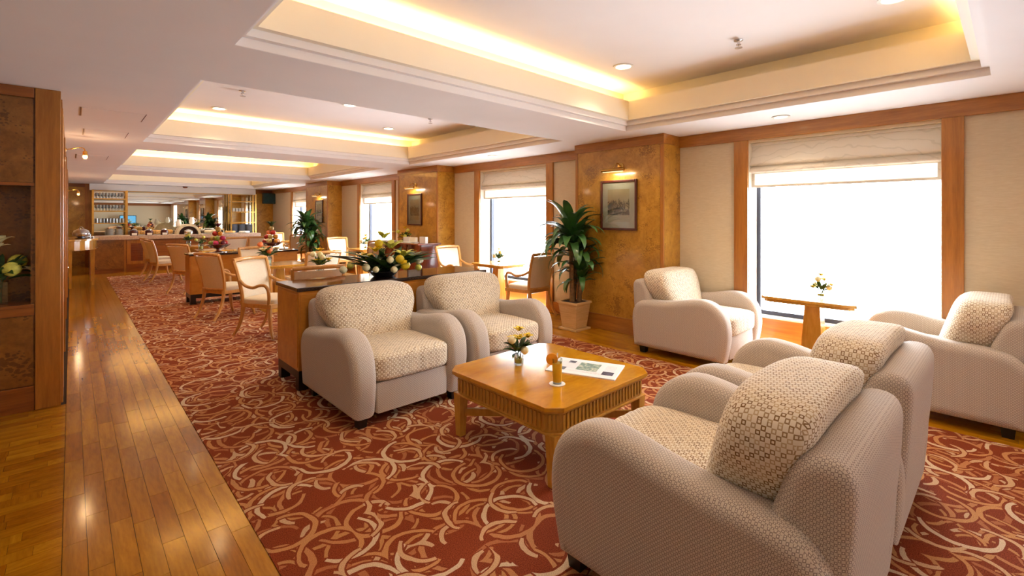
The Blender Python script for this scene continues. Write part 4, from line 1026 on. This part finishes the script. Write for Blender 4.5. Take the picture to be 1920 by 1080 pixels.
# ---- buffet on the counter
CZ = .985
for k, px in enumerate((1.25, 1.58, 1.92)):
    t = thing('preserve_jar', 'dark red preserve jar with white label on the bar, %s of three' % ('left', 'middle', 'right')[k], 'jar', (px, BY + .12, CZ), 0, 'preserve jars on the bar')
    MB().lathe([(.085, 0), (.09, .02), (.09, .12), (.07, .14)], 14).build('jar', 'jam', t, 40)
    MB().lathe([(.06, .14), (.075, .15), (.05, .17), (.02, .19)], 14).build('lid', 'steel', t, 40)
    MB().box(-.055, .055, -.105, -.093, .01, .07).build('label', 'paper', t)
for k, (px, py, w, h, mt_, lab) in enumerate(((1.42, .35, .16, .11, 'bread', 'bread loaf tray behind the left preserve jars on the bar'), (1.75, .38, .16, .12, 'bread', 'bread basket behind the right preserve jars on the bar'), (2.06, .62, .14, .12, 'bread', 'pastry tray left of the domed oven on the bar'), (3.12, .30, .26, .10, 'ceramic', 'long cream serving dish right of the domed oven'), (3.58, .25, .17, .06, 'bread', 'cake platter on the right half of the bar'), (3.98, .3, .18, .05, 'china', 'white platter near the right end of the bar'))):
    t = thing('serving_tray', lab, 'tray', (px, BY + py, CZ))
    MB().lathe([(w * .8, 0), (w, .02), (w * .95, .024), (w * .7, .012)], 18).build('dish', 'china', t, 50)
    for q in range(5):
        a = q * 1.256; m = MB(); m.cushion((.5 * w * cos(a), .5 * w * sin(a), .02 + h / 2), (w * .7, w * .6, h), 2.6, 5); m.build('food', mt_, t, 180)
ov = thing('domed_oven', 'round domed bread oven with dark mouth on the bar', 'oven', (2.52, BY + .45, CZ))
m = MB(); arch = [(.30 * cos(a), .30 * sin(a)) for a in [PI * i / 16 for i in range(17)]]; inn = [(.24 * cos(a), .24 * sin(a)) for a in [PI * i / 16 for i in range(17)]]
vs = [(x, -.18, z) for x, z in arch] + [(x, -.18, z) for x, z in inn] + [(x, .2, z) for x, z in arch] + [(x, .2, z) for x, z in inn]
fs = []
for i in range(16): fs += [(i, i + 1, 18 + i, 17 + i), (34 + i, 35 + i, i + 1, i), (17 + i, 18 + i, 52 + i, 51 + i)]
fs += [tuple(range(34, 51))]
MB().add(vs, fs).build('dome', 'ceramic', ov, 50)
MB().add([(x, .05, z) for x, z in inn], [tuple(range(17))]).build('mouth', 'jam', ov)
MB().lathe([(.11, 0), (.12, .06), (.10, .12), (.03, .15)], 14, (-.02, -.24, .0)).build('kettle', 'steel', ov, 50)
for px, l in ((2.30, 'left'), (2.62, 'right')):
    t = thing('porcelain_jug', 'tall white jug standing on the oven dome, %s one' % l, 'jug', (px, BY + .45, CZ + (.225 if l == 'left' else .292)))
    MB().lathe([(.05, 0), (.075, .05), (.07, .12), (.045, .17), (.055, .21), (.05, .21)], 14).build('body', 'china', t, 60)
    MB().tube(spline([(.06, 0, .05), (.11, 0, .08), (.10, 0, .15), (.05, 0, .17)], 4), .008, 6).build('handle', 'china', t, 60)
# ---- half-round serving table by the corridor wall
dt = thing('serving_table', 'half-round honey wood serving table against the corridor wall', 'table', (LX + .012, 14.3, 0))
def half(rx, ry, n=16): return [(rx * sin(PI * i / n), -ry * cos(PI * i / n)) for i in range(n + 1)]
MB().prism(half(.52, .95), .985, 1.02).build('tabletop', 'fwood', dt, bevel=.005)
MB().prism(half(.47, .88), .80, .985).build('apron', 'fwood', dt)
MB().prism(half(.49, .91), .785, .80).build('moulding', 'fwood', dt)
for (lx, ly) in ((.03, -.86), (.40, -.40), (.40, .40), (.03, .86)): MB().prism([(lx - .02, ly - .02), (lx + .02, ly - .02), (lx + .02, ly + .02), (lx - .02, ly + .02)], 0, .80, 1.5, lx, ly).build('leg', 'fwood', dt)
cf = thing('chafing_dish', 'silver chafing dish on the half-round serving table', 'chafing dish', (.16, 13.95, 1.02))
MB().lathe([(.14, .06), (.15, .10), (.15, .12), (.12, .18), (.05, .215), (.02, .22)], 18).build('lid', 'steel', cf, 50)
MB().lathe([(.10, 0), (.11, .01), (.06, .03), (.13, .06)], 18).build('stand', 'steel', cf, 50)
MB().tube(spline([(-.04, 0, .215), (0, 0, .26), (.04, 0, .215)], 4), .007, 6).build('handle', 'steel', cf, 60)
tag(MB().lathe([(.10, 0), (.15, .015), (.15, .02), (.09, .008)], 20, (.25, 14.45, 1.02)).build('silver_tray', 'steel', smooth=50), 'flat silver tray beside the chafing dish', 'tray')
tag(MB().lathe([(.05, 0), (.06, .05), (.04, .09), (.045, .10)], 14, (.27, 14.45, 1.041)).build('sugar_bowl', 'china', smooth=50), 'small white bowl on the silver tray', 'bowl')
# ---- wall TV by the bar
tv = thing('wall_television', 'small dark television mounted high on the far burl wall', 'television', (5.36, YB - .3, 2.18), .25)
MB().box(-.26, .26, -.05, .02, -.2, .2).build('casing', 'black', tv, bevel=.01)
MB().box(-.235, .235, -.053, -.049, -.175, .175).build('screen', 'screen', tv)
MB().box(-.04, .04, .02, .2, -.05, .2).build('bracket', 'black', tv)
# ---- vase in the left niche
posy('clear square vase of white and yellow lilies in the left wall niche', (-.405, 5.31, .826), .05, .17, .23, 31, ('ivory', 'lime'), None, 9, True).scale = (1, .5, 1)
# ---- what the mirror shows behind the camera
sd = thing('low_sideboard', 'yellow wood sideboard seen reflected in the bar mirror', 'sideboard', (3.3, YN + .35, 0))
MB().box(-1.0, 1.0, -.28, .28, .82, .86).build('top', 'darktop', sd); MB().box(-.97, .97, -.26, .26, .06, .82).build('body', 'divider', sd); MB().box(-.9, .9, -.22, .22, 0, .06).build('plinth', 'black', sd)
st = thing('flat_television', 'flat blue-lit television seen reflected in the bar mirror', 'television', (3.0, YN + .35, .86))
MB().box(-.48, .48, -.03, .03, .14, .74).build('casing', 'black', st, bevel=.008); MB().box(-.44, .44, .029, .034, .18, .70).build('screen', 'tvglow', st); MB().box(-.2, .2, -.1, .1, 0, .015).build('stand', 'black', st); MB().box(-.03, .03, -.03, .03, .015, .14).build('neck', 'black', st)
